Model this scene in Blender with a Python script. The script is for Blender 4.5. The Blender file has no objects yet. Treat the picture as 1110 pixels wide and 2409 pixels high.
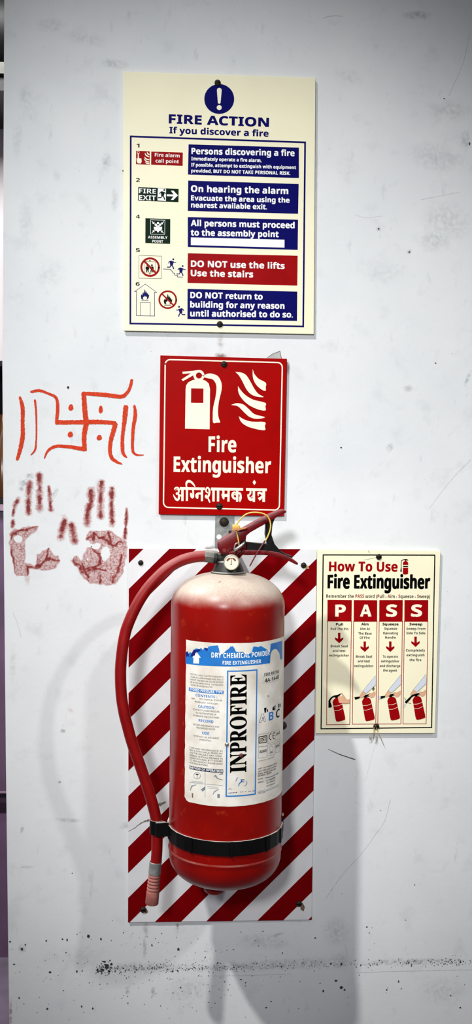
import bpy, bmesh, math, random
import numpy as np
from mathutils import Vector, Matrix, noise
from mathutils.geometry import delaunay_2d_cdt

SC = bpy.context.scene
C = SC.collection
rnd = random.Random(7)

# ------------------------------------------------------------------ camera
# the wall face is the plane y = 0; the camera stands 1.66 m in front of it
IMG_W, IMG_H, FPX = 1110.0, 2409.0, 2450.0
CAM = Vector((0.0, -1.66, 1.5))
YAW, PITCH, ROLL = math.radians(3.6025), math.radians(-3.0207), math.radians(0.7058)
_f = Vector((math.sin(YAW) * math.cos(PITCH), math.cos(YAW) * math.cos(PITCH), math.sin(PITCH)))
_r0 = Vector((math.cos(YAW), -math.sin(YAW), 0))
_u0 = _r0.cross(_f)
C_R = _r0 * math.cos(ROLL) + _u0 * math.sin(ROLL)
C_U = -_r0 * math.sin(ROLL) + _u0 * math.cos(ROLL)
C_F = _f
cd = bpy.data.cameras.new('camera')
cam = bpy.data.objects.new('camera', cd)
C.objects.link(cam)
cd.sensor_fit = 'VERTICAL'
cd.sensor_height = 36.0
cd.lens = FPX / IMG_H * 36.0
cd.clip_start = 0.02
m = Matrix.Identity(4)
for i in range(3):
    m[i][0], m[i][1], m[i][2], m[i][3] = C_R[i], C_U[i], -C_F[i], CAM[i]
cam.matrix_world = m
SC.camera = cam


def ray(px, py):
    return C_F * FPX + C_R * (px - IMG_W / 2) - C_U * (py - IMG_H / 2)


def at(px, py, d=0.0):
    """point measured in the photograph, on the plane d metres in front of the wall"""
    v = ray(px, py)
    return CAM + v * ((-d - CAM.y) / v.y)


PXM = 1.66 / FPX          # metres per photograph pixel on the wall


# ------------------------------------------------------------------ world, lights, exposure
w = bpy.data.worlds.new('world')
SC.world = w
w.use_nodes = True
w.node_tree.nodes['Background'].inputs[0].default_value = (0.92, 0.96, 1.0, 1)
w.node_tree.nodes['Background'].inputs[1].default_value = 0.10
SC.view_settings.view_transform = 'Standard'
SC.view_settings.look = 'None'
SC.view_settings.exposure = 0.15
SC.view_settings.gamma = 1.0
SC.view_settings.use_curve_mapping = False


def aim(o, target):
    o.rotation_euler = (Vector(target) - o.location).to_track_quat('-Z', 'Y').to_euler()


def spot(name, loc, target, power, radius, angle, blend, col=(1, 1, 1)):
    l = bpy.data.lights.new(name, 'SPOT')
    l.energy, l.shadow_soft_size, l.spot_size, l.spot_blend = power, radius, math.radians(angle), blend
    l.color = col
    o = bpy.data.objects.new(name, l)
    C.objects.link(o)
    o.location = loc
    aim(o, target)
    return o


ANCHOR = at(600, 2000)                      # where the lamp direction was measured on the wall
K1 = Vector((-0.79, -1.0, 1.70))
spot('ceiling_spot_lamp_offscreen', ANCHOR + K1 * 2.076, at(1120, 1900), 572, 0.065, 26.0, 1.0, (1.0, 0.985, 0.955))
K2 = Vector((0.78, -1.0, 0.92))
spot('side_lamp_offscreen', at(300, 1700) + K2 * 1.616, at(377, 1888), 51, 0.05, 28.5, 1.0, (1.0, 0.99, 0.97))
K3 = Vector((-0.22, -1.0, 0.50))
spot('front_lamp_offscreen', at(600, 1900) + K3 * 2.775, at(480, 1130), 180, 0.13, 38.5, 1.0, (0.96, 0.985, 1.0))


# ------------------------------------------------------------------ materials
def lin(c):
    c = c / 255.0
    return c / 12.92 if c <= 0.04045 else ((c + 0.055) / 1.055) ** 2.4


def rgb(r, g, b):
    return (lin(r), lin(g), lin(b), 1.0)


MATS = {}


def mat(name, col, rough=0.5, metal=0.0, spec=0.5, var=0.08, vscale=40.0, bump=0.0, bscale=300.0, col2=None, dust=0.0,
        dustcol=None, dust_lo=0.25, dust_hi=0.85, alpha=1.0, dscale=60.0):
    """principled material; colour broken up by noise, optional dust lying on upward faces"""
    if name in MATS:
        return MATS[name]
    M = bpy.data.materials.new(name)
    M.use_nodes = True
    nt = M.node_tree
    N, L = nt.nodes, nt.links
    p = N['Principled BSDF']
    p.inputs['Roughness'].default_value = rough
    p.inputs['Metallic'].default_value = metal
    p.inputs['Specular IOR Level'].default_value = spec
    p.inputs['Alpha'].default_value = alpha
    tc = N.new('ShaderNodeTexCoord')
    nz = N.new('ShaderNodeTexNoise')
    nz.inputs['Scale'].default_value = vscale
    nz.inputs['Detail'].default_value = 5
    L.new(tc.outputs['Object'], nz.inputs['Vector'])
    mx = N.new('ShaderNodeMix')
    mx.data_type = 'RGBA'
    c2 = col2 or tuple([max(0, x * (1 - 2.2 * var)) for x in col[:3]]) + (1,)
    c1 = tuple([min(1, x * (1 + var)) for x in col[:3]]) + (1,)
    mx.inputs[6].default_value = c1
    mx.inputs[7].default_value = c2
    mr = N.new('ShaderNodeMapRange')
    mr.inputs[1].default_value, mr.inputs[2].default_value = 0.35, 0.75
    L.new(nz.outputs['Fac'], mr.inputs[0])
    L.new(mr.outputs[0], mx.inputs[0])
    out = mx.outputs[2]
    if dust > 0:
        ge = N.new('ShaderNodeNewGeometry')
        sx = N.new('ShaderNodeSeparateXYZ')
        L.new(ge.outputs['Normal'], sx.inputs[0])
        d1 = N.new('ShaderNodeMapRange')
        d1.interpolation_type = 'SMOOTHSTEP'
        d1.inputs[1].default_value, d1.inputs[2].default_value = dust_lo, dust_hi
        d1.inputs[4].default_value = dust
        L.new(sx.outputs['Z'], d1.inputs[0])
        n2 = N.new('ShaderNodeTexNoise')
        n2.inputs['Scale'].default_value = dscale
        n2.inputs['Detail'].default_value = 6
        L.new(tc.outputs['Object'], n2.inputs['Vector'])
        d2 = N.new('ShaderNodeMapRange')
        d2.inputs[1].default_value, d2.inputs[2].default_value = 0.25, 0.6
        d2.inputs[3].default_value = 0.45
        L.new(n2.outputs['Fac'], d2.inputs[0])
        mu = N.new('ShaderNodeMath')
        mu.operation = 'MULTIPLY'
        L.new(d1.outputs[0], mu.inputs[0])
        L.new(d2.outputs[0], mu.inputs[1])
        m2 = N.new('ShaderNodeMix')
        m2.data_type = 'RGBA'
        m2.inputs[7].default_value = dustcol or rgb(205, 200, 190)
        L.new(mu.outputs[0], m2.inputs[0])
        L.new(out, m2.inputs[6])
        out = m2.outputs[2]
        r2 = N.new('ShaderNodeMapRange')
        r2.inputs[3].default_value, r2.inputs[4].default_value = rough, 0.85
        L.new(mu.outputs[0], r2.inputs[0])
        L.new(r2.outputs[0], p.inputs['Roughness'])
    L.new(out, p.inputs['Base Color'])
    if bump > 0:
        nb = N.new('ShaderNodeTexNoise')
        nb.inputs['Scale'].default_value = bscale
        nb.inputs['Detail'].default_value = 4
        L.new(tc.outputs['Object'], nb.inputs['Vector'])
        bp = N.new('ShaderNodeBump')
        bp.inputs['Strength'].default_value = bump
        bp.inputs['Distance'].default_value = 0.001
        L.new(nb.outputs['Fac'], bp.inputs['Height'])
        L.new(bp.outputs['Normal'], p.inputs['Normal'])
    MATS[name] = M
    return M


CREAM = mat('cream_board', rgb(244, 238, 206), 0.42, spec=0.3, var=0.02, vscale=12)
CREAM_INK = mat('cream_ink', rgb(248, 240, 214), 0.5, var=0.01)
NAVY = mat('navy_ink', rgb(6, 6, 92), 0.4, spec=0.04, var=0.05)
BLACK = mat('black_ink', rgb(4, 4, 5), 0.45, spec=0.04, var=0.05)
RED = mat('red_ink', rgb(150, 6, 10), 0.4, spec=0.04, var=0.05)
SIGNRED = mat('sign_red', rgb(158, 2, 1), 0.38, spec=0.04, var=0.06, vscale=18)
GREEN = mat('dark_green_ink', rgb(3, 32, 14), 0.4, spec=0.04, var=0.05)
WHITE = mat('white_ink', rgb(245, 245, 242), 0.5, var=0.01)
OLIVE = mat('olive_ink', rgb(96, 92, 40), 0.5, var=0.05)
SKIN = mat('printed_skin_tone', rgb(222, 170, 135), 0.5, var=0.04)
SLEEVE = mat('printed_pale_blue', rgb(208, 214, 226), 0.5, var=0.02)
BROWN = mat('brown_ink', rgb(92, 40, 14), 0.5, var=0.1)
BOARDWHITE = mat('reflective_white', rgb(226, 226, 228), 0.45, var=0.03, vscale=25, bump=0.05, bscale=900)
STRIPE = mat('stripe_red', rgb(118, 1, 6), 0.4, spec=0.04, var=0.06)
BLUE = mat('label_blue', rgb(24, 112, 190), 0.5, var=0.08, vscale=90)
DKBLUE = mat('label_dark_blue', rgb(8, 16, 110), 0.5, var=0.1)
LABTXT = mat('label_text_black', rgb(40, 40, 46), 0.55, var=0.2, vscale=300)
LABGREY = mat('label_faded_grey', rgb(120, 132, 142), 0.6, var=0.2, vscale=300)
PAPER = mat('label_paper', rgb(232, 228, 220), 0.55, var=0.05, vscale=35, col2=rgb(205, 196, 180), bump=0.08, bscale=500)
ORANGE = mat('orange_paint', rgb(206, 60, 18), 0.6, spec=0.2, var=0.12, vscale=260, col2=rgb(178, 40, 12), bump=0.15, bscale=500)
SCREW = mat('rusty_screw', rgb(44, 34, 24), 0.6, 0.5, var=0.35, vscale=600, bump=0.5, bscale=900)
STEEL = mat('galvanised_steel', rgb(138, 140, 138), 0.5, 0.35, var=0.18, vscale=120, bump=0.12, bscale=300)
FITTING = mat('dusty_grey_fitting', rgb(96, 98, 92), 0.55, 0.4, var=0.2, vscale=150, dust=0.75, dustcol=rgb(172, 170, 158))
BLACKPL = mat('black_strap', rgb(5, 5, 6), 0.5, spec=0.2, var=0.2, dust=0.9, dust_lo=0.55, dust_hi=0.95)
BLACKMET = mat('black_metal', rgb(5, 4, 4), 0.5, 0.0, 0.2, var=0.2)
COLLAR = mat('dark_collar', rgb(36, 36, 33), 0.5, 0.3, var=0.3, vscale=160, dust=0.7, dust_lo=0.5, dust_hi=0.95)
HOSE = mat('red_hose', rgb(130, 3, 4), 0.42, spec=0.35, var=0.08, vscale=60, dust=0.42, dustcol=rgb(190, 150, 145), dust_lo=0.15, dust_hi=0.95, dscale=45)
HANDLE = mat('red_handle', rgb(98, 4, 10), 0.36, spec=0.3, var=0.1, vscale=90, dust=0.4, dustcol=rgb(190, 140, 145), dust_lo=0.35, dust_hi=1.0)
NOZZLE = mat('dusty_pink_nozzle', rgb(148, 84, 76), 0.7, var=0.12, vscale=120, dust=0.4, dustcol=rgb(190, 150, 140))
YELLOW = mat('yellow_seal', rgb(218, 178, 84), 0.45, var=0.08)
DKREDPL = mat('dark_red_plastic', rgb(92, 16, 18), 0.5)
SILVER = mat('silver_pin', rgb(190, 188, 184), 0.3, 0.8)
GAUGE = mat('gauge_face', rgb(224, 216, 192), 0.45, var=0.08, vscale=200)
GAUGERIM = mat('gauge_rim', rgb(190, 182, 164), 0.35, 0.4, var=0.1)
STRAW = mat('straw', rgb(176, 146, 96), 0.8, var=0.2)
GRIME2 = mat('grey_grime', rgb(104, 104, 100), 0.85, var=0.3, vscale=300, alpha=0.8)
GRIME = mat('dark_grime', rgb(52, 50, 46), 0.85, var=0.3, vscale=300)
RUST = mat('rust_stain', rgb(112, 84, 48), 0.85, var=0.3, vscale=300, alpha=0.75)
FAINT = mat('faint_smudge', rgb(140, 132, 116), 0.85, var=0.3, vscale=200, alpha=0.22)
HAIR = mat('hairline_crack', rgb(120, 122, 124), 0.85, var=0.2, alpha=0.28)
TAPE = mat('old_tape', rgb(176, 178, 172), 0.4, var=0.1, alpha=0.5)


def wall_material():
    M = bpy.data.materials.new('painted_wall')
    M.use_nodes = True
    N, L = M.node_tree.nodes, M.node_tree.links
    p = N['Principled BSDF']
    p.inputs['Roughness'].default_value = 0.62
    p.inputs['Specular IOR Level'].default_value = 0.3
    tc = N.new('ShaderNodeTexCoord')

    def noi(scale, detail, lo, hi, amt, stretch=None):
        n = N.new('ShaderNodeTexNoise')
        n.inputs['Scale'].default_value = scale
        n.inputs['Detail'].default_value = detail
        n.inputs['Roughness'].default_value = 0.6
        src = tc.outputs['Object']
        if stretch:
            mp = N.new('ShaderNodeMapping')
            mp.inputs['Scale'].default_value = stretch
            L.new(src, mp.inputs[0])
            src = mp.outputs[0]
        L.new(src, n.inputs['Vector'])
        r = N.new('ShaderNodeMapRange')
        r.inputs[1].default_value, r.inputs[2].default_value = lo, hi
        r.inputs[4].default_value = amt
        L.new(n.outputs['Fac'], r.inputs[0])
        return r.outputs[0]

    base = rgb(227, 229, 230)
    cur = None
    for (sock, col) in ((noi(5, 6, 0.4, 0.75, 0.34), rgb(198, 202, 206)), (noi(26, 8, 0.56, 0.78, 0.24), rgb(162, 166, 169)),
                        (noi(60, 6, 0.63, 0.77, 0.30, (1.0, 1.0, 0.35)), rgb(140, 145, 150)), (noi(160, 4, 0.70, 0.80, 0.3), rgb(120, 124, 128))):
        mx = N.new('ShaderNodeMix')
        mx.data_type = 'RGBA'
        mx.inputs[7].default_value = col
        L.new(sock, mx.inputs[0])
        if cur is None:
            mx.inputs[6].default_value = base
        else:
            L.new(cur, mx.inputs[6])
        cur = mx.outputs[2]
    L.new(cur, p.inputs['Base Color'])
    nb = N.new('ShaderNodeTexNoise')
    nb.inputs['Scale'].default_value = 130
    nb.inputs['Detail'].default_value = 8
    L.new(tc.outputs['Object'], nb.inputs['Vector'])
    bp = N.new('ShaderNodeBump')
    bp.inputs['Strength'].default_value = 0.16
    bp.inputs['Distance'].default_value = 0.0012
    L.new(nb.outputs['Fac'], bp.inputs['Height'])
    L.new(bp.outputs['Normal'], p.inputs['Normal'])
    return M


WALL = wall_material()


# ------------------------------------------------------------------ object helpers
def root_loc(o):
    while o.parent:
        o = o.parent
    return o.location


def tag(o, label=None, cat=None, group=None, kind=None):
    if label:
        o['label'] = label
    if cat:
        o['category'] = cat
    if group:
        o['group'] = group
    if kind:
        o['kind'] = kind
    return o


def empty(name, loc, label, cat, group=None):
    o = bpy.data.objects.new(name, None)
    C.objects.link(o)
    o.location = loc
    o.empty_display_size = 0.02
    return tag(o, label, cat, group)


def link(name, me, parent=None, loc=None):
    o = bpy.data.objects.new(name, me)
    C.objects.link(o)
    if parent:
        off = Vector(root_loc(parent))
        o.parent = parent
    else:
        off = Vector(loc or (0, 0, 0))
        o.location = off
    me.transform(Matrix.Translation(-off))
    return o


def obj(name, bm, mats, parent=None, loc=None, smooth=False, angle=None):
    me = bpy.data.meshes.new(name)
    bmesh.ops.recalc_face_normals(bm, faces=bm.faces)
    bm.to_mesh(me)
    bm.free()
    for mm in (mats if isinstance(mats, (list, tuple)) else [mats]):
        me.materials.append(mm)
    if smooth:
        for p in me.polygons:
            p.use_smooth = True
        if angle:
            me.set_sharp_from_angle(angle=math.radians(angle))
    return link(name, me, parent, loc)


def box_bm(x0, x1, y0, y1, z0, z1, bev=0.0):
    bm = bmesh.new()
    vs = [bm.verts.new((x, y, z)) for x in (x0, x1) for y in (y0, y1) for z in (z0, z1)]
    for f in ((0, 1, 3, 2), (4, 6, 7, 5), (0, 4, 5, 1), (2, 3, 7, 6), (0, 2, 6, 4), (1, 5, 7, 3)):
        bm.faces.new([vs[i] for i in f])
    if bev:
        bmesh.ops.recalc_face_normals(bm, faces=bm.faces)
        bmesh.ops.bevel(bm, geom=bm.edges[:], offset=bev, segments=2, affect='EDGES', profile=0.5)
    return bm


def prism_bm(xz, y0, y1, bev=0.0, seg=2):
    """polygon in the wall's plane given real depth"""
    bm = bmesh.new()
    a = [bm.verts.new((x, y0, z)) for x, z in xz]
    b = [bm.verts.new((x, y1, z)) for x, z in xz]
    n = len(a)
    bm.faces.new(a)
    bm.faces.new(b[::-1])
    for i in range(n):
        bm.faces.new((a[i], b[i], b[(i + 1) % n], a[(i + 1) % n]))
    bmesh.ops.recalc_face_normals(bm, faces=bm.faces)
    if bev:
        bmesh.ops.bevel(bm, geom=bm.edges[:], offset=bev, segments=seg, affect='EDGES', profile=0.5, clamp_overlap=True)
    return bm


def pxz(pts, d, s=1.0, ox=0, oy=0):
    out = []
    for x, y in pts:
        p = at(ox + x / s, oy + y / s, d)
        out.append((p.x, p.z))
    return out


def catmull(pts, n=6):
    """smooth interpolation through points of any dimension"""
    P = [Vector(p) for p in pts]
    if len(P) < 3:
        return P
    out = []
    for i in range(len(P) - 1):
        p0 = P[i - 1] if i else P[0] * 2 - P[1]
        p3 = P[i + 2] if i + 2 < len(P) else P[-1] * 2 - P[-2]
        p1, p2 = P[i], P[i + 1]
        for k in range(n):
            t = k / n
            out.append(0.5 * ((2 * p1) + (p2 - p0) * t + (2 * p0 - 5 * p1 + 4 * p2 - p3) * t * t + (3 * p1 - p0 - 3 * p2 + p3) * t ** 3))
    out.append(P[-1])
    return out


def tube_bm(pts, rad, seg=14, bm=None, cap=True):
    """round tube along 3D points; rad a number or a list"""
    bm = bm or bmesh.new()
    P = [Vector(p) for p in pts]
    R = rad if isinstance(rad, (list, tuple)) else [rad] * len(P)
    T = []
    for i in range(len(P)):
        t = P[min(i + 1, len(P) - 1)] - P[max(i - 1, 0)]
        T.append(t.normalized())
    ref = Vector((0, 0, 1)) if abs(T[0].z) < 0.9 else Vector((1, 0, 0))
    nrm = (ref - T[0] * ref.dot(T[0])).normalized()
    rings = []
    for i in range(len(P)):
        nrm = (nrm - T[i] * nrm.dot(T[i])).normalized()
        b = T[i].cross(nrm)
        rings.append([bm.verts.new(P[i] + (nrm * math.cos(a) + b * math.sin(a)) * R[i]) for a in [2 * math.pi * k / seg for k in range(seg)]])
    for i in range(len(P) - 1):
        for k in range(seg):
            bm.faces.new((rings[i][k], rings[i][(k + 1) % seg], rings[i + 1][(k + 1) % seg], rings[i + 1][k]))
    if cap:
        bm.faces.new(rings[0][::-1])
        bm.faces.new(rings[-1])
    return bm


def lathe_bm(prof, org, ax, e1, seg=48, bm=None):
    """profile (radius, height) about the axis ax through org"""
    bm = bm or bmesh.new()
    e2 = ax.cross(e1)
    rings = []
    for r, h in prof:
        if r < 1e-6:
            rings.append([bm.verts.new(org + ax * h)])
        else:
            rings.append([bm.verts.new(org + ax * h + (e1 * math.cos(a) + e2 * math.sin(a)) * r) for a in [2 * math.pi * k / seg for k in range(seg)]])
    for A, B in zip(rings, rings[1:]):
        for k in range(seg):
            k2 = (k + 1) % seg
            if len(A) == 1 and len(B) == 1:
                continue
            if len(A) == 1:
                bm.faces.new((A[0], B[k], B[k2]))
            elif len(B) == 1:
                bm.faces.new((A[k], A[k2], B[0]))
            else:
                bm.faces.new((A[k], A[k2], B[k2], B[k]))
    return bm


def strip_wall_bm(plan, z0, z1, th, bm=None):
    """a strap: plan path (x, y) with thickness, standing from z0 to z1"""
    bm = bm or bmesh.new()
    n = len(plan)
    q = []
    for i in range(n):
        a, b = plan[max(0, i - 1)], plan[min(n - 1, i + 1)]
        t = Vector((b[0] - a[0], b[1] - a[1])).normalized()
        nn = Vector((-t.y, t.x)) * th / 2
        q.append([bm.verts.new((plan[i][0] + s * nn.x, plan[i][1] + s * nn.y, z)) for s, z in ((1, z0), (-1, z0), (-1, z1), (1, z1))])
    for i in range(n - 1):
        for k in range(4):
            bm.faces.new((q[i][k], q[i][(k + 1) % 4], q[i + 1][(k + 1) % 4], q[i + 1][k]))
    bm.faces.new(q[0][::-1])
    bm.faces.new(q[-1])
    return bm


# ------------------------------------------------------------------ flat print: fills, strokes and lettering
def fill(contours):
    """triangles of a shape bounded by contours (non-zero winding)"""
    vs, ed = [], []
    segs = []
    for c in contours:
        b = len(vs)
        n = len(c)
        vs += [Vector((p[0], p[1])) for p in c]
        ed += [(b + i, b + (i + 1) % n) for i in range(n)]
        segs += [(c[i], c[(i + 1) % n]) for i in range(n)]
    r = delaunay_2d_cdt(vs, ed, [], 0, 1e-9)
    V, F = r[0], r[2]
    if not F:
        return [], []
    cen = np.array([[sum(V[i][k] for i in f) / 3 for k in (0, 1)] for f in F])
    S = np.array([[a[0], a[1], b[0], b[1]] for a, b in segs])
    cx, cy = cen[:, 0:1], cen[:, 1:2]
    x0, y0, x1, y1 = S[:, 0], S[:, 1], S[:, 2], S[:, 3]
    cr = (x1 - x0) * (cy - y0) - (cx - x0) * (y1 - y0)
    wn = ((y0 <= cy) & (y1 > cy) & (cr > 0)).sum(1).astype(int) - ((y0 > cy) & (y1 <= cy) & (cr < 0)).sum(1).astype(int)
    return [(v[0], v[1]) for v in V], [tuple(f) for f, k in zip(F, wn) if k != 0]


STYLES = {'bold': (0x1D5D4, 0x1D5EE, 0x1D7EC), 'serif': (0x1D400, 0x1D41A, 0x1D7CE), 'plain': None}
_G = {}
_K = {}


def uni(ch, style):
    t = STYLES[style]
    if t:
        if 'A' <= ch <= 'Z':
            return chr(t[0] + ord(ch) - 65)
        if 'a' <= ch <= 'z':
            return chr(t[1] + ord(ch) - 97)
        if '0' <= ch <= '9':
            return chr(t[2] + ord(ch) - 48)
    return ch


_tc = bpy.data.curves.new('glyph_source', 'FONT')
_to = bpy.data.objects.new('glyph_source', _tc)
C.objects.link(_to)


def _contours(body):
    _tc.body = body
    dg = bpy.context.evaluated_depsgraph_get()
    dg.update()
    ev = _to.evaluated_get(dg)
    cu = ev.to_curve(dg)
    out = []
    for s in cu.splines:
        bp = s.bezier_points
        n = len(bp)
        c = []
        for i in range(n):
            a, b = bp[i], bp[(i + 1) % n]
            p0, p1, p2, p3 = a.co.xy, a.handle_right.xy, b.handle_left.xy, b.co.xy
            chord = (p3 - p0)
            if chord.length < 1e-9:
                continue
            nx = Vector((-chord.y, chord.x)).normalized()
            flat = abs((p1 - p0).dot(nx)) + abs((p2 - p0).dot(nx)) < 1e-4
            k = 1 if flat else 4
            for j in range(k):
                t = j / k
                q = p0 * (1 - t) ** 3 + p1 * 3 * t * (1 - t) ** 2 + p2 * 3 * t * t * (1 - t) + p3 * t ** 3
                c.append((q.x, q.y))
        if len(c) > 2:
            out.append(c)
    ev.to_curve_clear()
    return out


_H0 = min(p[0] for p in _contours('H')[0])


def glyph(ch, style):
    k = (ch, style)
    if k in _G:
        return _G[k]
    u = uni(ch, style)
    pair = _contours(u + 'H')
    hx = min(p[0] for p in pair[-1])
    adv = hx - _H0
    cs = pair[:-1]
    V, F = fill(cs) if cs else ([], [])
    _K[k] = cs
    if style == 'bold' and u == ch and cs:         # punctuation of the plain face, thickened
        n = len(V)
        for c in cs:
            V2, F2 = ribbon_geo([Vector(p) for p in c] + [Vector(c[0])], [0.05] * (len(c) + 1))
            b = len(V)
            V += V2
            F += [tuple(i + b for i in f) for f in F2]
    _G[k] = (adv, V, F)
    return _G[k]


def ribbon_geo(P, W):
    V, F = [], []
    n = len(P)
    for i in range(n):
        t = P[min(i + 1, n - 1)] - P[max(i - 1, 0)]
        t = Vector((t.x, t.y))
        if t.length < 1e-12:
            t = Vector((1, 0))
        t.normalize()
        nn = Vector((-t.y, t.x))
        h = W[i] / 2
        V += [(P[i].x + nn.x * h, P[i].y + nn.y * h), (P[i].x - nn.x * h, P[i].y - nn.y * h)]
    for i in range(n - 1):
        F.append((2 * i, 2 * i + 1, 2 * i + 3, 2 * i + 2))
    return V, F


class Sheet:
    """a printed surface: to2d maps a measured point to metres on the surface, to3d lifts it to a layer"""

    def __init__(s, to2d, to3d, curved=False):
        s.to2d, s.to3d, s.curved = to2d, to3d, curved

    def part(s, name, parent, sc=1.0, ox=0.0, oy=0.0, layer=1):
        return Part(s, name, parent, sc, ox, oy, layer)


def flat_sheet(d, step=0.00012):
    def t2(x, y):
        p = at(x, y, d)
        return Vector((p.x, p.z))
    return Sheet(t2, lambda u, v, l: Vector((u, -d - step * l, v)))


class Part:
    def __init__(s, sh, name, parent, sc, ox, oy, layer):
        s.sh, s.name, s.parent, s.sc, s.ox, s.oy, s.layer = sh, name, parent, sc, ox, oy, layer
        s.geo = []
        s.mats = []

    def frame(s, sc, ox, oy):
        s.sc, s.ox, s.oy = sc, ox, oy
        return s

    def m(s, p):
        return s.sh.to2d(s.ox + p[0] / s.sc, s.oy + p[1] / s.sc)

    def mi(s, mt):
        if mt not in s.mats:
            s.mats.append(mt)
        return s.mats.index(mt)

    def unit(s, p):
        a, b = s.m(p), s.m((p[0], p[1] - 10))
        return (b - a).length / 10

    def poly(s, pts, mt, l=0, holes=()):
        cs = [[s.m(p) for p in pts]] + [[s.m(p) for p in h] for h in holes]
        if holes:                                   # make the holes wind the other way
            def area(c):
                return sum(c[i - 1][0] * c[i][1] - c[i][0] * c[i - 1][1] for i in range(len(c)))
            a0 = area(cs[0])
            cs = [cs[0]] + [c if area(c) * a0 < 0 else c[::-1] for c in cs[1:]]
        V, F = fill(cs)
        s.geo.append((V, F, s.mi(mt), s.layer + l))
        return s

    def smooth(s, pts, mt, l=0, n=4):
        q = catmull(list(pts) + [pts[0]], n)[:-1]
        return s.poly([(p.x, p.y) for p in q], mt, l)

    def rect(s, tl, tr, br, bl, mt, l=0):
        return s.poly([tl, tr, br, bl], mt, l)

    def stroke(s, pts, wd, mt, l=0, smooth=True, rag=0.0, cap=True, n=6):
        """brush line; wd in the current frame's units"""
        W = list(wd) if isinstance(wd, (list, tuple)) else [wd] * len(pts)
        q = [Vector((p[0], p[1], ww)) for p, ww in zip(pts, W)]
        if smooth and len(q) > 2:
            q = catmull(q, n)
        k = s.unit(pts[0])
        P = [s.m((v.x, v.y)) for v in q]
        if cap and len(P) > 1 and not rag:
            pass
        Wm = [max(v.z, 0.2) * k for v in q]
        if rag:                                    # two edges that wander on their own, as a brush leaves them
            P2, W2 = [], []
            for i in range(len(P) - 1):
                L = (P[i + 1] - P[i]).length
                c = max(1, int(L / 0.0007))
                for j in range(c):
                    t = j / c
                    P2.append(P[i].lerp(P[i + 1], t))
                    W2.append(Wm[i] * (1 - t) + Wm[i + 1] * t)
            P2.append(P[-1])
            W2.append(Wm[-1])
            V, F = ribbon_geo(P2, W2)
            n2 = len(P2)
            for i in range(n2):
                end = min(1.0, (min(i, n2 - 1 - i) + 0.8) / 3.0)
                for k2 in (0, 1):
                    vx = Vector(V[2 * i + k2])
                    h = vx - P2[i]
                    f = noise.noise(Vector((vx.x * 330, vx.y * 330, 3.1 + 7 * k2))) * 0.6 + noise.noise(Vector((vx.x * 1500, vx.y * 1500, 9.7 + 5 * k2))) * 0.5
                    h = P2[i] + h * (1 + rag * f) * (0.45 + 0.55 * end)
                    V[2 * i + k2] = (h.x, h.y)
            s.geo.append((V, F, s.mi(mt), s.layer + l))
            return s
        V, F = ribbon_geo(P, Wm)
        s.geo.append((V, F, s.mi(mt), s.layer + l))
        return s

    def line(s, pts, wd, mt, l=0, closed=False):
        """straight segments with square joints"""
        pts = list(pts) + ([pts[0]] if closed else [])
        k = s.unit(pts[0])
        for a, b in zip(pts, pts[1:]):
            A, B = s.m(a), s.m(b)
            t = (B - A).normalized() * (wd * k / 2) if len(pts) > 2 else Vector((0, 0))
            V, F = ribbon_geo([A - t, B + t], [wd * k] * 2)
            s.geo.append((V, F, s.mi(mt), s.layer + l))
        return s

    def disc(s, c, r, mt, l=0, ry=None, seg=28):
        return s.poly([(c[0] + r * math.cos(2 * math.pi * i / seg), c[1] + (ry or r) * math.sin(2 * math.pi * i / seg)) for i in range(seg)], mt, l)

    def ring(s, c, r, wd, mt, l=0, a0=0.0, a1=360.0, seg=40, ry=None):
        pts = [(c[0] + r * math.cos(math.radians(a0 + (a1 - a0) * i / seg)), c[1] + (ry or r) * math.sin(math.radians(a0 + (a1 - a0) * i / seg))) for i in range(seg + 1)]
        if abs(a1 - a0) >= 360:
            pts.append(pts[1])
        return s.stroke(pts, wd, mt, l, smooth=False)

    def text(s, body, p0, p1, cap, mt, style='bold', l=0, vertical=False, spans=None, fat=0.0):
        """lettering fitted from p0 to p1 along its baseline, capitals cap high; spans: {index: material}"""
        x = 0.0
        items = []
        lo, hi = 1e9, -1e9
        for i, ch in enumerate(body):
            adv, V, F = glyph(ch, style)
            if F:
                items.append((i, x, V, F))
                xs = [v[0] for v in V]
                lo, hi = min(lo, x + min(xs)), max(hi, x + max(xs))
            x += adv
        hc = glyph('H', style)
        ch_h = max(v[1] for v in hc[1])
        A, B = s.m(p0), s.m(p1)
        e = B - A
        if s.sh.curved and not vertical:
            e = Vector((e.x, 0.0))
            A = Vector((A.x, (A.y + B.y) / 2))
        sx = e.length / (hi - lo)
        e = e.normalized()
        nn = Vector((-e.y, e.x))
        sy = cap * s.unit(p0) / ch_h
        if vertical:
            q = s.m((p0[0] - cap, p0[1]))
            sy = (q - s.m(p0)).length / ch_h
        for i, x0, V, F in items:
            mm = spans.get(i, mt) if spans else mt
            V2 = []
            for vx, vy in V:
                q = A + e * ((x0 + vx - lo) * sx) + nn * (vy * sy)
                V2.append((q.x, q.y))
            s.geo.append((V2, F, s.mi(mm), s.layer + l))
            if fat:                                 # heavier weight: a line of ink along every outline
                for c in _K[(body[i], style)]:
                    q = [A + e * ((x0 + vx - lo) * sx) + nn * (vy * sy) for vx, vy in c]
                    q.append(q[0])
                    q.append(q[1])
                    V3, F3_ = ribbon_geo(q, [fat * cap * s.unit(p0)] * len(q))
                    s.geo.append((V3, F3_, s.mi(mm), s.layer + l - 0.5))
        return s

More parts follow.
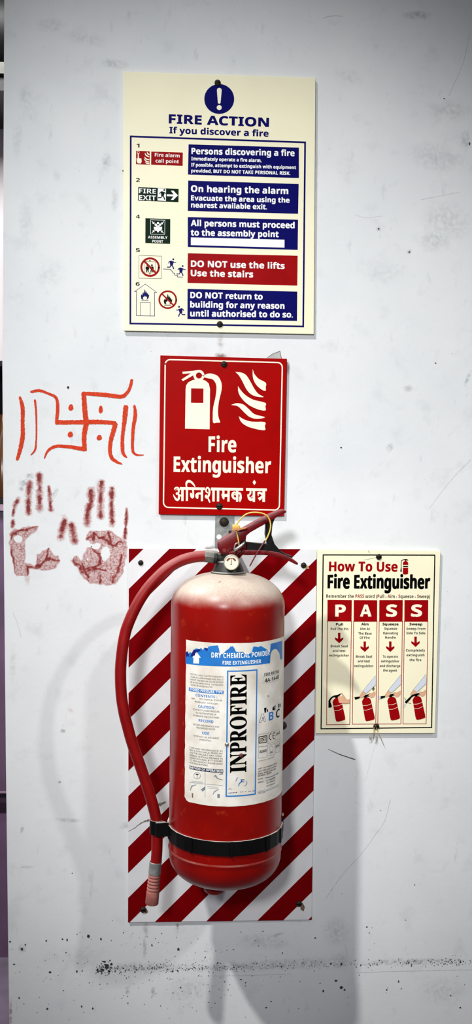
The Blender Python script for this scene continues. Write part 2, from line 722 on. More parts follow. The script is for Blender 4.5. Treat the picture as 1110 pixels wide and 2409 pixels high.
    def done(s, label=None, kind=None):
        bm = bmesh.new()
        lay = bm.verts.layers.float.new('layer')
        for gi, (V, F, k, l) in enumerate(s.geo):
            l = l + min(0.45, 0.004 * gi)
            vs = [bm.verts.new((a, b, 0)) for a, b in V]
            for v in vs:
                v[lay] = l
            for f in F:
                try:
                    bm.faces.new([vs[i] for i in f]).material_index = k
                except ValueError:
                    pass
        if s.sh.curved:
            us = [v.co.x for v in bm.verts]
            u = min(us) + 0.0025
            while u < max(us):
                bmesh.ops.bisect_plane(bm, geom=bm.verts[:] + bm.edges[:] + bm.faces[:], plane_co=(u, 0, 0), plane_no=(1, 0, 0))
                u += 0.0025
            for f in bm.faces:                      # new vertices take the layer of their face
                L = max(v[lay] for v in f.verts)
                for v in f.verts:
                    v[lay] = L
        bmesh.ops.delete(bm, geom=[v for v in bm.verts if not v.link_faces], context='VERTS')
        for v in bm.verts:
            v.co = s.sh.to3d(v.co.x, v.co.y, v[lay])
        me = bpy.data.meshes.new(s.name)
        bm.to_mesh(me)
        bm.free()
        for mm in s.mats:
            me.materials.append(mm)
        o = link(s.name, me, s.parent)
        return tag(o, label, kind=kind)


PEEL = mat('peeling_paint', rgb(120, 116, 100), 0.85, var=0.4, vscale=300, alpha=0.8)

# ================================================================== the setting
EDGE = [(10, -120), (10, 0), (7, 660), (5.5, 860), (8, 1195), (14, 1800), (19, 2200), (22, 2409), (25, 2700)]
edge = [at(x, y) for x, y in EDGE]
top, bot = 3.1, 0.0
ex = [(edge[0].x, top)] + [(p.x, p.z) for p in edge] + [(edge[-1].x + 0.004, bot)]
wall = obj('wall_front', prism_bm(ex + [(2.4, bot), (2.4, top)], 0.0, 0.14), WALL, loc=(0.5, 0.07, 0.0))
tag(wall, 'white painted wall with scuffs carrying the fire signs', kind='structure')

FLOORM = mat('mauve_floor', rgb(136, 122, 140), 0.45, var=0.12, vscale=9)
obj_floor = obj('floor', box_bm(-3.0, 2.6, -3.4, 1.46, -0.06, 0.0), FLOORM, loc=(0, 0, -0.06))
tag(obj_floor, 'mauve floor running past the wall end', kind='structure')

# the corridor seen as a sliver past the end of the wall
BY = 1.4
MAUVE = mat('mauve_tile', rgb(118, 90, 118), 0.4, var=0.12, vscale=7)
PALE = mat('pale_pink_plaster', rgb(224, 214, 216), 0.6, var=0.04, vscale=5)
DARK = mat('dark_niche_lining', rgb(12, 5, 12), 0.8, var=0.3, vscale=12)
LEDGE = mat('ledge_stone', rgb(182, 150, 176), 0.4, var=0.1, vscale=20)
SHUT = mat('dark_shutter_metal', rgb(9, 9, 10), 0.4, 0.2, var=0.3, vscale=12)


def zb(py):
    return CAM.z - (py - 1076) * (BY + 1.66) / FPX


wb = obj('wall_back', box_bm(-3.0, 0.6, BY + 0.32, BY + 0.42, 0, 3.4), PALE, loc=(-1.2, BY + 0.37, 0))
tag(wb, 'pale plaster wall at the back of the corridor', kind='structure')
bo = empty('tiled_counter', (-1.2, BY + 0.16, 0.0), 'mauve tiled counter with a dark base in the corridor beyond the wall', 'counter')
obj('base', box_bm(-3.0, 0.6, BY + 0.01, BY + 0.30, 0, zb(1930)), MAUVE, bo)
obj('recess', box_bm(-3.0, 0.6, BY + 0.12, BY + 0.30, zb(1930), zb(1872)), MAUVE, bo)
obj('front_panel', box_bm(-3.0, 0.6, BY - 0.01, BY + 0.30, zb(1868), zb(1206)), MAUVE, bo)
obj('ledge', box_bm(-3.0, 0.6, BY - 0.03, BY + 0.31, zb(1206), zb(1194)), LEDGE, bo)
obj('lower_trim', box_bm(-3.0, 0.6, BY - 0.014, BY + 0.30, zb(1872), zb(1868)), LEDGE, bo)
# dark shelf unit standing on the counter, with bottles and packets in it
sh = empty('dark_shelf_box', (-0.9, BY + 0.2, zb(1194)), 'dark open shelf box standing on the mauve counter', 'shelf')
z0, z1 = zb(1194) + 0.001, zb(858)
obj('back_board', box_bm(-1.6, 0.3, BY + 0.27, BY + 0.29, z0, z1), DARK, sh)
obj('bottom_board', box_bm(-1.6, 0.3, BY + 0.04, BY + 0.27, z0, z0 + 0.015), DARK, sh)
obj('top_board', box_bm(-1.6, 0.3, BY + 0.04, BY + 0.27, z1 - 0.015, z1), DARK, sh)
obj('side_board', box_bm(-1.6, -1.585, BY + 0.04, BY + 0.27, z0 + 0.015, z1 - 0.015), DARK, sh)
obj('side_board', box_bm(0.285, 0.3, BY + 0.04, BY + 0.27, z0 + 0.015, z1 - 0.015), DARK, sh)
bx = -1.385
bcols = [('olive glass', rgb(84, 74, 16)), ('brown glass', rgb(84, 46, 14)), ('dark red glass', rgb(84, 10, 12))]
for i in (6, 7, 8):
    nm, cc = bcols[i % 3]
    mt = mat('bottle_' + nm.replace(' ', '_'), cc, 0.2, var=0.2, vscale=20)
    hh = 0.2 + 0.05 * ((i * 7) % 4)
    b = lathe_bm([(0, 0), (0.035, 0), (0.037, 0.02), (0.037, hh * 0.62), (0.014, hh * 0.78), (0.014, hh), (0, hh)], Vector((bx + i * 0.125, BY + 0.15, z0 + 0.016)),
                 Vector((0, 0, 1)), Vector((1, 0, 0)), 20)
    o = obj('bottle', b, mt, loc=(bx + i * 0.125, BY + 0.15, z0 + 0.016), smooth=True, angle=40)
    tag(o, '%s bottle standing in the dark shelf box on the counter' % nm, 'bottle', 'bottles in the dark shelf box')
bm_ = box_bm(-3.0, 0.6, BY - 0.05, BY + 0.30, zb(262), zb(232))
sr = empty('roller_shutter', (-1.2, BY + 0.1, zb(262)), 'black rolled up metal shutter with grey rail above the corridor counter', 'shutter')
obj('bottom_rail', bm_, SHUT, sr)
obj('guide_rail', box_bm(-3.0, 0.6, BY - 0.07, BY - 0.05, zb(230), zb(205)), mat('grey_rail', rgb(84, 84, 78), 0.4, 0.5), sr)
obj('roll', tube_bm([(-3.0, BY + 0.12, zb(90)), (0.6, BY + 0.12, zb(90))], 0.17, 32), SHUT, sr, smooth=True, angle=50)
l = bpy.data.lights.new('corridor_lamp_offscreen', 'AREA')
l.energy, l.size = 48, 0.6
lo = bpy.data.objects.new('corridor_lamp_offscreen', l)
C.objects.link(lo)
lo.location = (-1.1, 0.25, 3.0)
aim(lo, (-0.5, 1.4, 1.7))

# ------------------------------------------------------------------ marks on the wall
WS = flat_sheet(0.0, 0.0002)


def blob(part, x, y, r, mt, l=1, k=7):
    a0 = rnd.random() * 6.28
    sx = rnd.uniform(0.7, 1.3)
    part.poly([(x + r * sx * rnd.uniform(0.55, 1.2) * math.cos(a0 + 6.283 * i / k), y + r / sx * rnd.uniform(0.55, 1.2) * math.sin(a0 + 6.283 * i / k)) for i in range(k)], mt, l)


sp = WS.part('dirt_specks', wall)
for i in range(620):                     # the dirty line near the foot of the picture
    x = 225 + (1110 - 225) * rnd.random()
    if 560 < x < 960 and rnd.random() < 0.45:
        x = rnd.uniform(225, 480)
    y = 2281 - (x - 225) * 0.022 + rnd.gauss(0, 6 if x < 640 else 5)
    blob(sp, x, y, abs(rnd.gauss(0.7, 0.5)) + 0.3, GRIME if rnd.random() < 0.4 else GRIME2, 1, 5)
for i in range(430):                     # splashes around it
    x = rnd.gauss(430, 190) if rnd.random() < 0.7 else rnd.uniform(30, 1105)
    y = rnd.gauss(2275, 62)
    if 24 < x < 1108 and y < 2405 and not (295 < x < 738 and y < 2175):
        blob(sp, x, y, abs(rnd.gauss(0.6, 0.55)) + 0.3, GRIME if rnd.random() < 0.4 else GRIME2, 1, 5)
for x, y, r in ((118, 2287, 4), (181, 2285, 3.5), (192, 2367, 3), (218, 2372, 3), (111, 2373, 3.5), (208, 2202, 5), (237, 2209, 3.5), (109, 2213, 2.6), (158, 2211, 3.4), (147, 2209, 2.5),
                (419, 2233, 5), (418, 2284, 3), (250, 2270, 7), (242, 2282, 5), (256, 2284, 4), (262, 2268, 4), (246, 2262, 4), (230, 2284, 4), (357, 2223, 3), (626, 2370, 3),
                (741, 2206, 3), (778, 2267, 3), (803, 2268, 4), (790, 2307, 4), (803, 2323, 5), (810, 2328, 3.5), (760, 2331, 3), (863, 2180, 3), (868, 2194, 2), (937, 2308, 3),
                (909, 2328, 2.5), (1082, 2370, 3), (975, 2081, 1.8), (895, 1906, 1.6), (802, 1053, 2.6), (290, 402, 3), (52, 2232, 4), (60, 2222, 3), (33, 2268, 3), (24, 2215, 3),
                (1044, 232, 2), (1104, 337, 2.5), (1024, 854, 2), (1104, 340, 2), (170, 2054, 1.8), (890, 538, 2.5), (962, 593, 2.5), (160, 912, 4), (235, 1368, 2), (215, 1285, 2)):
    blob(sp, x, y, r * 0.8, GRIME, 2, 8)
for i in range(46):                      # dark crumbs where the line starts
    blob(sp, rnd.gauss(248, 11), rnd.gauss(2274, 9), rnd.uniform(0.6, 2.2), GRIME, 2, 6)
for i in range(260):                     # tiny specks all over
    blob(sp, rnd.uniform(30, 1105), rnd.uniform(10, 2150), abs(rnd.gauss(0.5, 0.3)) + 0.25, HAIR, 1, 5)
sp.done(kind='stuff')

cr = WS.part('hairline_cracks', wall)
for pts, wd in (([(1108, 1080), (1060, 1130), (1010, 1195)], 0.9), ([(1104, 80), (1088, 150), (1055, 225)], 0.9), ([(918, 1880), (905, 1930), (885, 1960), (850, 2008), (805, 2058), (765, 2115)], 1.0),
                ([(760, 42), (785, 37), (806, 39)], 1.4), ([(840, 2288), (930, 2285), (1110, 2281)], 1.2), ([(500, 2296), (600, 2294), (690, 2291)], 0.8),
                ([(990, 470), (1040, 460), (1080, 452)], 0.8), ([(835, 505), (860, 512), (900, 508)], 0.7), ([(30, 1440), (42, 1470), (50, 1500)], 0.9), ([(900, 1700), (880, 1760), (858, 1840)], 0.5),
                ([(60, 1160), (75, 1150), (92, 1158)], 0.9), ([(44, 1140), (62, 1128), (76, 1140), (70, 1152)], 0.8), ([(120, 1180), (132, 1165), (138, 1150)], 0.8)):
    cr.stroke(pts, wd, HAIR, 1, rag=0.9)
cr.stroke([(771, 1762), (800, 1775), (836, 1787)], [0.8, 1.8, 2.2], GRIME, 1, rag=0.6)
cr.done(kind='stuff')



def soft_material():
    M = bpy.data.materials.new('soft_stain')
    M.use_nodes = True
    N, L = M.node_tree.nodes, M.node_tree.links
    p = N['Principled BSDF']
    p.inputs['Roughness'].default_value = 0.8
    p.inputs['Specular IOR Level'].default_value = 0.1
    a = N.new('ShaderNodeAttribute')
    a.attribute_name = 'stain'
    tc = N.new('ShaderNodeTexCoord')
    nz = N.new('ShaderNodeTexNoise')
    nz.inputs['Scale'].default_value = 180
    nz.inputs['Detail'].default_value = 6
    L.new(tc.outputs['Object'], nz.inputs['Vector'])
    mr = N.new('ShaderNodeMapRange')
    mr.inputs[1].default_value, mr.inputs[2].default_value, mr.inputs[3].default_value = 0.36, 0.62, 0.12
    L.new(nz.outputs['Fac'], mr.inputs[0])
    mu = N.new('ShaderNodeMath')
    mu.operation = 'MULTIPLY'
    L.new(a.outputs['Alpha'], mu.inputs[0])
    L.new(mr.outputs[0], mu.inputs[1])
    L.new(a.outputs['Color'], p.inputs['Base Color'])
    L.new(mu.outputs[0], p.inputs['Alpha'])
    return M


SOFT = soft_material()


def smudges(name, parent, items, d):
    """soft edged stains: (px, py, rx, ry, turn, colour, strength)"""
    V, F, Cc = [], [], []
    for k, (x, y, rx, ry, turn, col, al) in enumerate(items):
        al = al * (0.5 if rx * ry > 500 else 0.75)
        b = len(V)
        n = 18
        V.append(at(x, y, d + 0.000002 * k))
        Cc.append(col[:3] + (al,))
        for ring, fa in ((0.5, 0.62), (1.0, 0.0)):
            for i in range(n):
                t = 6.2832 * i / n
                wob = 1 + 0.3 * noise.noise(Vector((x + 3 * math.cos(t), y + 3 * math.sin(t), ring)))
                u, v = rx * ring * wob * math.cos(t), ry * ring * wob * math.sin(t)
                c_, s_ = math.cos(turn), math.sin(turn)
                V.append(at(x + u * c_ - v * s_, y + u * s_ + v * c_, d + 0.000002 * k))
                Cc.append(col[:3] + (al * fa,))
        for i in range(n):
            j = (i + 1) % n
            F.append((b, b + 1 + j, b + 1 + i))
            F.append((b + 1 + i, b + 1 + j, b + 1 + n + j, b + 1 + n + i))
    me = bpy.data.meshes.new(name)
    me.from_pydata([tuple(v) for v in V], [], F)
    at_ = me.attributes.new('stain', 'FLOAT_COLOR', 'POINT')
    at_.data.foreach_set('color', [c for v in Cc for c in v])
    me.materials.append(SOFT)
    o = link(name, me, parent)
    return tag(o, kind='stuff')


BRN, GRY, DGR, PNK = rgb(112, 84, 52), rgb(120, 124, 128), rgb(70, 68, 62), rgb(200, 120, 110)
items = [(490, 1290, 16, 6, -0.1, BRN, 0.9), (502, 1287, 8, 4, 0, DGR, 0.7), (520, 838, 18, 8, 0, BRN, 0.9), (512, 834, 8, 5, 0, DGR, 0.6), (678, 866, 5, 20, 0, BRN, 0.6), (518, 805, 9, 30, 0, BRN, 0.35),
         (417, 2180, 4, 16, 0, BRN, 0.95), (343, 2185, 9, 24, 0, BRN, 0.35), (340, 2230, 6, 30, 0, GRY, 0.4), (25, 2385, 5, 40, 0, BRN, 0.7), (64, 1362, 8, 18, 0, rgb(196, 150, 110), 0.45), (872, 1740, 6, 12, 0, BRN, 0.8),
         (886, 1742, 4, 14, 0, DGR, 0.6), (52, 2232, 12, 12, 0, GRY, 0.6), (300, 1940, 22, 10, -0.4, GRY, 0.35), (160, 1930, 40, 6, 0.05, GRY, 0.35), (55, 2040, 30, 4, 0, GRY, 0.35), (52, 1950, 5, 14, 0.3, DGR, 0.35),
         (148, 1720, 8, 6, 0, GRY, 0.6), (165, 1670, 12, 6, 0.6, PNK, 0.35), (140, 1840, 5, 4, 0, DGR, 0.6), (70, 1120, 14, 8, 0, GRY, 0.6), (58, 1138, 16, 10, 0.3, DGR, 0.5), (50, 1150, 10, 7, 0.2, GRY, 0.5), (128, 1160, 16, 5, -1.0, GRY, 0.4),
         (1060, 260, 60, 30, 0, GRY, 0.3), (1030, 370, 80, 40, 0.2, GRY, 0.3), (1050, 520, 70, 60, 0, GRY, 0.28), (1020, 570, 40, 30, 0, GRY, 0.3), (980, 35, 40, 12, 0, DGR, 0.35), (820, 180, 40, 20, 0.3, GRY, 0.25), (1095, 330, 14, 26, 0, DGR, 0.3),
         (900, 640, 60, 30, 0, GRY, 0.18), (962, 592, 7, 7, 0, GRY, 0.6), (890, 538, 7, 7, 0, GRY, 0.5), (120, 60, 40, 20, 0, GRY, 0.3), (60, 230, 20, 40, 0, GRY, 0.25), (200, 90, 60, 20, 0.2, GRY, 0.25), (270, 150, 40, 12, 0.1, GRY, 0.3), (40, 330, 14, 50, 0, GRY, 0.25),
         (60, 520, 20, 60, 0, GRY, 0.22), (250, 380, 14, 24, 0, GRY, 0.35), (120, 640, 40, 40, 0, GRY, 0.2), (270, 470, 10, 30, 0, GRY, 0.3), (820, 400, 30, 50, 0, GRY, 0.15), (340, 2275, 120, 14, -0.02, DGR, 0.40), (560, 2275, 120, 14, -0.02, DGR, 0.42), (700, 2268, 120, 16, -0.02, DGR, 0.38),
         (970, 2262, 150, 9, -0.02, GRY, 0.6), (620, 2215, 70, 20, 0.1, GRY, 0.35), (790, 2190, 40, 40, 0, GRY, 0.35), (800, 2260, 30, 24, 0, DGR, 0.35), (440, 2330, 60, 40, 0, GRY, 0.25), (300, 2330, 8, 12, 0, GRY, 0.5), (360, 2333, 6, 14, 0, GRY, 0.5), (1040, 2330, 70, 40, 0, GRY, 0.25), (180, 2250, 60, 30, 0, GRY, 0.2),
         (650, 2200, 26, 5, -0.3, DGR, 0.35), (1100, 890, 6, 24, 0.4, rgb(70, 110, 120), 0.5), (960, 915, 16, 10, 0, GRY, 0.35), (918, 1052, 9, 12, 0.6, GRY, 0.45), (30, 1560, 10, 60, 0, rgb(180, 170, 150), 0.3)]
smudges('stains', wall, items, 0.00006)
tp = WS.part('tape_scrap', wall)
tp.poly([(628, 845), (640, 833), (658, 826), (664, 846)], TAPE)
tp.line([(628, 842), (640, 833), (658, 826), (662, 844)], 1.3, GRIME2, 1)
tp.done()

# ------------------------------------------------------------------ orange painted symbol
S5, O5 = 2.921, (0, 860)
c0 = at(180, 990)
sw = empty('painted_symbol', (c0.x, 0, c0.z), 'orange hand painted swastika with four dots between pairs of brush strokes', 'painted symbol')
PS = flat_sheet(0.0003, 0.00004)


_bl = [1]


def brush(name, pts, wd):
    _bl[0] += 0.4
    PS.part(name, sw, S5, *O5, layer=_bl[0]).stroke(pts, [v * 1.06 for v in wd], ORANGE, 1, rag=0.34).done()


brush('brush_stroke', [(208, 182), (270, 172), (330, 192), (385, 222), (396, 290), (388, 390)], [16, 18, 16, 20, 22, 22])
brush('brush_stroke', [(378, 390), (480, 390), (600, 388), (700, 388), (798, 396)], [30, 28, 30, 28, 26])
brush('brush_stroke', [(795, 392), (785, 430), (765, 500), (755, 570), (765, 630), (800, 660), (840, 678)], [28, 30, 28, 24, 24, 20, 8])
brush('brush_stroke', [(575, 182), (582, 300), (590, 400), (578, 480), (580, 588)], [30, 32, 34, 30, 30])
brush('brush_stroke', [(563, 190), (640, 195), (740, 203), (830, 214), (868, 192), (893, 150), (907, 92)], [20, 26, 28, 26, 22, 20, 18])
brush('brush_stroke', [(592, 576), (540, 568), (460, 556), (380, 556), (330, 585), (303, 640)], [30, 26, 22, 20, 16, 7])
brush('brush_stroke', [(135, 212), (155, 290), (155, 400), (156, 480), (140, 570), (116, 652)], [16, 26, 24, 28, 26, 18])
brush('brush_stroke', [(240, 232), (248, 330), (250, 430), (248, 520), (240, 580), (210, 617)], [14, 12, 10, 10, 12, 6])
brush('brush_stroke', [(865, 272), (858, 350), (848, 430), (840, 520), (845, 600), (872, 632)], [32, 30, 24, 24, 22, 10])
brush('brush_stroke', [(923, 270), (929, 340), (915, 430), (910, 520), (912, 585), (935, 612), (988, 615)], [16, 24, 22, 20, 18, 14, 5])
for (x, y, a, b) in ((487, 288, 17, 23), (692, 302, 14, 28), (483, 473, 18, 21), (682, 495, 18, 20)):
    d = PS.part('dot', sw, S5, *O5)
    d.poly([(x + a * math.cos(t) * (1 + 0.1 * math.sin(3 * t)), y + b * math.sin(t) * (1 + 0.08 * math.cos(2 * t + 1))) for t in [6.283 * i / 20 for i in range(20)]], ORANGE)
    d.done()


# ------------------------------------------------------------------ hand prints: thin paint films, density per vertex
def print_material():
    M = bpy.data.materials.new('hand_print_paint')
    M.use_nodes = True
    N, L = M.node_tree.nodes, M.node_tree.links
    p = N['Principled BSDF']
    p.inputs['Roughness'].default_value = 0.6
    a = N.new('ShaderNodeAttribute')
    a.attribute_name = 'paint'
    sx = N.new('ShaderNodeSeparateColor')
    L.new(a.outputs['Color'], sx.inputs[0])
    cr_ = N.new('ShaderNodeValToRGB')
    cr_.color_ramp.elements[0].position = 0.15
    cr_.color_ramp.elements[0].color = rgb(196, 112, 104)
    cr_.color_ramp.elements[1].position = 0.7
    cr_.color_ramp.elements[1].color = rgb(116, 10, 12)
    L.new(sx.outputs[0], cr_.inputs[0])
    L.new(cr_.outputs[0], p.inputs['Base Color'])
    mr = N.new('ShaderNodeMapRange')
    mr.inputs[1].default_value, mr.inputs[2].default_value = 0.02, 0.55
    L.new(sx.outputs[0], mr.inputs[0])
    L.new(mr.outputs[0], p.inputs['Alpha'])
    return M


HANDM = print_material()


def seg_dist(p, a, b):
    ab = b - a
    t = max(0, min(1, (p - a).dot(ab) / max(ab.length_squared, 1e-9)))
    return (p - (a + ab * t)).length, t


def in_poly(p, poly):
    c = False
    n = len(poly)
    for i in range(n):
        a, b = poly[i - 1], poly[i]
        if (a[1] > p.y) != (b[1] > p.y) and p.x < (b[0] - a[0]) * (p.y - a[1]) / (b[1] - a[1]) + a[0]:
            c = not c
    return c


def ridge(x, y, sc, seed):
    n = noise.noise(Vector((x * sc, y * sc, seed))) + 0.5 * noise.noise(Vector((x * sc * 2.1, y * sc * 2.1, seed + 5)))
    return max(0.0, 1.0 - abs(n) * 4.2)


def hand_print(name, label, fingers, pads, holes, veins):
    pts = [p for f, wd in fingers for p in f] + [p for q in pads for p in q]
    x0, x1 = min(p[0] for p in pts) - 30, max(p[0] for p in pts) + 30
    y0, y1 = min(p[1] for p in pts) - 30, max(p[1] for p in pts) + 30
    STEP = 2.2
    nx, ny = int((x1 - x0) / STEP), int((y1 - y0) / STEP)
    padb = [(min(p[0] for p in q), max(p[0] for p in q), min(p[1] for p in q), max(p[1] for p in q)) for q in pads]
    padv = [[Vector(p) for p in q] for q in pads]
    dens = {}
    for j in range(ny + 1):
        for i in range(nx + 1):
            x, y = x0 + i * STEP, y0 + j * STEP
            p = Vector((x, y))
            d = 0.0
            for f, wd in fingers:
                best = 1e9
                side = wd
                for k in range(len(f) - 1):
                    dd, t = seg_dist(p, Vector(f[k]), Vector(f[k + 1]))
                    if dd < best:
                        best = dd
                h = wd * 0.62 * (1 + 0.45 * noise.noise(Vector((y * 0.022, f[0][0] * 0.37, 4.0))) + 0.25 * noise.noise(Vector((x * 0.09, y * 0.09, 2.0))))
                best = abs(best + 5 * noise.noise(Vector((x * 0.03, y * 0.05, f[0][0] * 0.2))))
                if best < h * 1.15:
                    edge_ = max(0.0, min(1.0, (h * 1.12 - best) / (h * 0.45)))
                    core = max(0.0, 1 - best / (h * 0.62))
                    gap = max(0.0, min(1.0, 0.55 + 1.3 * noise.noise(Vector((f[0][0] * 0.11, y * 0.028, 7.7)))))
                    hair = ridge(x * 0.6, y * 1.6, 0.06, 2.0)
                    d = max(d, edge_ * (0.15 + 0.17 * hair + (0.25 + 1.0 * gap) * core * (0.55 + 0.6 * ridge(x, y, 0.035, 8.0))))
            for q, bb, qv in zip(pads, padb, padv):
                if bb[0] - 20 < x < bb[1] + 20 and bb[2] - 20 < y < bb[3] + 20:
                    wob = Vector((noise.noise(Vector((x * 0.03, y * 0.03, 1.0))), noise.noise(Vector((x * 0.03, y * 0.03, 6.0))))) * 14
                    pw = p + wob
                    if in_poly(pw, q):
                        ed = min(seg_dist(pw, qv[k - 1], qv[k])[0] for k in range(len(q)))
                        e = min(1.0, ed / 14)
                        v = 0.15 + 0.16 * ridge(x, y * 1.3, 0.07, 3.3) + 0.26 * ridge(x, y, 0.04, 5.1) ** 2 * e + 0.16 * max(0.0, 1 - abs(ed - 7) / 9)
                        for vv in veins:
                            for k in range(len(vv) - 1):
                                dd, t = seg_dist(pw, Vector(vv[k]), Vector(vv[k + 1]))
                                dd += 7 * abs(noise.noise(Vector((x * 0.07, y * 0.07, 5.5))))
                                if dd < 15:
                                    v = max(v, (1 - dd / 15) ** 0.7 * (0.85 + 0.6 * noise.noise(Vector((x * 0.05, y * 0.05, 2.2)))))
                        d = max(d, v * (0.35 + 0.65 * e))
            for hx, hy, ha, hb in holes:
                r = math.hypot((x - hx) / ha, (y - hy) / hb) + 0.25 * noise.noise(Vector((x * 0.04, y * 0.04, 3)))
                if r < 1:
                    d *= max(0.0, (r - 0.8) / 0.2)
            if d > 0.015:
                dens[(i, j)] = min(1.0, d)
    verts, faces, cols, idx = [], [], [], {}

    def vid(i, j):
        if (i, j) not in idx:
            q = at(O5[0] + (x0 + i * STEP) / S5, O5[1] + (y0 + j * STEP) / S5)
            idx[(i, j)] = len(verts)
            verts.append((q.x, -0.0004, q.z))
            cols.append(dens.get((i, j), 0.0))
        return idx[(i, j)]

    for (i, j) in list(dens):
        for a, b in ((i, j),):
            faces.append((vid(a, b + 1), vid(a + 1, b + 1), vid(a + 1, b), vid(a, b)))
    me = bpy.data.meshes.new(name)
    me.from_pydata(verts, [], faces)
    at_ = me.attributes.new('paint', 'FLOAT_COLOR', 'POINT')
    at_.data.foreach_set('color', [c for v in cols for c in (v, v, v, 1.0)])
    me.materials.append(HANDM)
    cx = sum(v[0] for v in verts) / len(verts)
    cz = sum(v[2] for v in verts) / len(verts)
    o = link(name, me, None, (cx, 0, cz))
    return tag(o, label, 'handprint', 'red handprints under the orange symbol')


hand_print('handprint', 'dark red handprint with a hollow C shaped palm at the wall end',
           [([(122, 922), (98, 972)], 34), ([(94, 992), (88, 1030)], 20), ([(90, 1072), (86, 1104)], 26), ([(206, 806), (196, 880), (195, 1012)], 42), ([(268, 752), (272, 860), (272, 980)], 44),
            ([(334, 832), (342, 900), (349, 990)], 28), ([(444, 1062), (418, 1168)], 52)],
           [[(62, 1160), (90, 1128), (150, 1106), (215, 1098), (272, 1106), (240, 1140), (205, 1172), (180, 1200), (178, 1260), (176, 1350), (250, 1372), (252, 1290), (290, 1275), (330, 1238), (360, 1290), (402, 1305), (414, 1350),
             (380, 1392), (320, 1418), (262, 1402), (205, 1398), (195, 1450), (110, 1452), (88, 1390), (72, 1290), (60, 1220)]],
           [(125, 1190, 32, 28)],
           [[(75, 1180), (110, 1140), (180, 1125), (262, 1108)], [(82, 1260), (92, 1350), (102, 1430)], [(180, 1380), (250, 1385), (320, 1330), (330, 1250)], [(330, 1330), (400, 1340)], [(250, 1300), (255, 1390)], [(180, 1390), (195, 1440)]])
hand_print('handprint', 'dark red handprint with a full palm beside the striped board',
           [([(624, 862), (626, 930), (602, 1000), (598, 1082)], 50), ([(697, 802), (690, 900), (691, 1040)], 46), ([(770, 846), (765, 950), (770, 1082)], 42), ([(871, 984), (868, 1060), (856, 1185)], 26),
            ([(490, 1096), (512, 1205)], 46)],
           [[(588, 1165), (620, 1132), (760, 1130), (805, 1165), (868, 1200), (876, 1280), (864, 1350), (848, 1430), (815, 1495), (760, 1512), (640, 1500), (575, 1475), (535, 1400), (486, 1345), (495, 1312), (530, 1305), (560, 1335),
             (570, 1285), (612, 1248), (668, 1262), (690, 1232), (610, 1222), (590, 1195)]],
           [(724, 1292, 34, 52), (600, 1330, 6, 10)],
           [[(600, 1185), (650, 1160), (720, 1190), (780, 1240), (835, 1215)], [(620, 1245), (680, 1290), (690, 1360), (640, 1400), (570, 1420)], [(835, 1300), (815, 1400), (770, 1480)], [(500, 1325), (560, 1400), (640, 1390), (730, 1410)],
            [(640, 1150), (640, 1200)], [(740, 1140), (760, 1210)], [(690, 1440), (680, 1500)], [(560, 1360), (600, 1450)]])


# ================================================================== fire action sign
def board(root, corners, d, th, mt, name='panel', bev=0.0006):
    return obj(name, prism_bm(pxz(corners, d), -d, -d + th, bev), mt, root)


def screw(root, px, py, d, r, tilt=0.3):
    c = at(px, py, d)
    R = r * PXM
    a = Vector((0.15, -1, 0.1)).normalized()
    e1 = Vector((1, 0.15, 0)).normalized()
    e1 = (e1 - a * e1.dot(a)).normalized()
    bm = lathe_bm([(0, -0.001), (R * 1.15, -0.001), (R * 1.15, 0.0006), (R, 0.0018), (R * 0.6, 0.0026), (0, 0.0028)], c, a, e1, 18)
    s = obj('screw', bm, SCREW, root, smooth=True, angle=40)
    return s


def screw_slot(s, px, py, d, r):
    c = at(px, py, d)
    R = r * PXM
    bm = box_bm(c.x - R * 0.8, c.x + R * 0.8, c.y - 0.0031, c.y - 0.0022, c.z - R * 0.14, c.z + R * 0.14)
    obj('slot', bm, BLACK, s)


AD = 0.0062
c0 = at(515, 478, AD)
A = empty('fire_action_sign', (c0.x, c0.y, c0.z), 'large cream fire action sign with blue and red instruction panels above the red sign', 'sign')
board(A, [(290, 168), (742, 183), (738, 786), (290, 778)], AD, 0.003, CREAM)
SA = flat_sheet(AD)
p = SA.part('heading', A, 2.22, 270, 150)
p.text('FIRE ACTION', (283, 311), (803, 329), 46, NAVY, fat=0.07).text('If you discover a fire', (285, 363), (802, 381), 33, NAVY, fat=0.05)
p.done()
p = SA.part('warning_roundel', A, 2.22, 270, 150)
p.disc((545, 184), 78, NAVY, seg=48)
p.poly([(533, 140), (535, 130), (545, 126), (556, 130), (558, 140), (552, 205), (545, 210), (538, 205)], CREAM_INK, 1).disc((545, 229), 13, CREAM_INK, 1)
p.done()
p = SA.part('border', A)
p.line([(307.5, 321), (717.5, 335), (713, 768), (306.5, 761)], 4.2, NAVY, closed=True)
p.done()
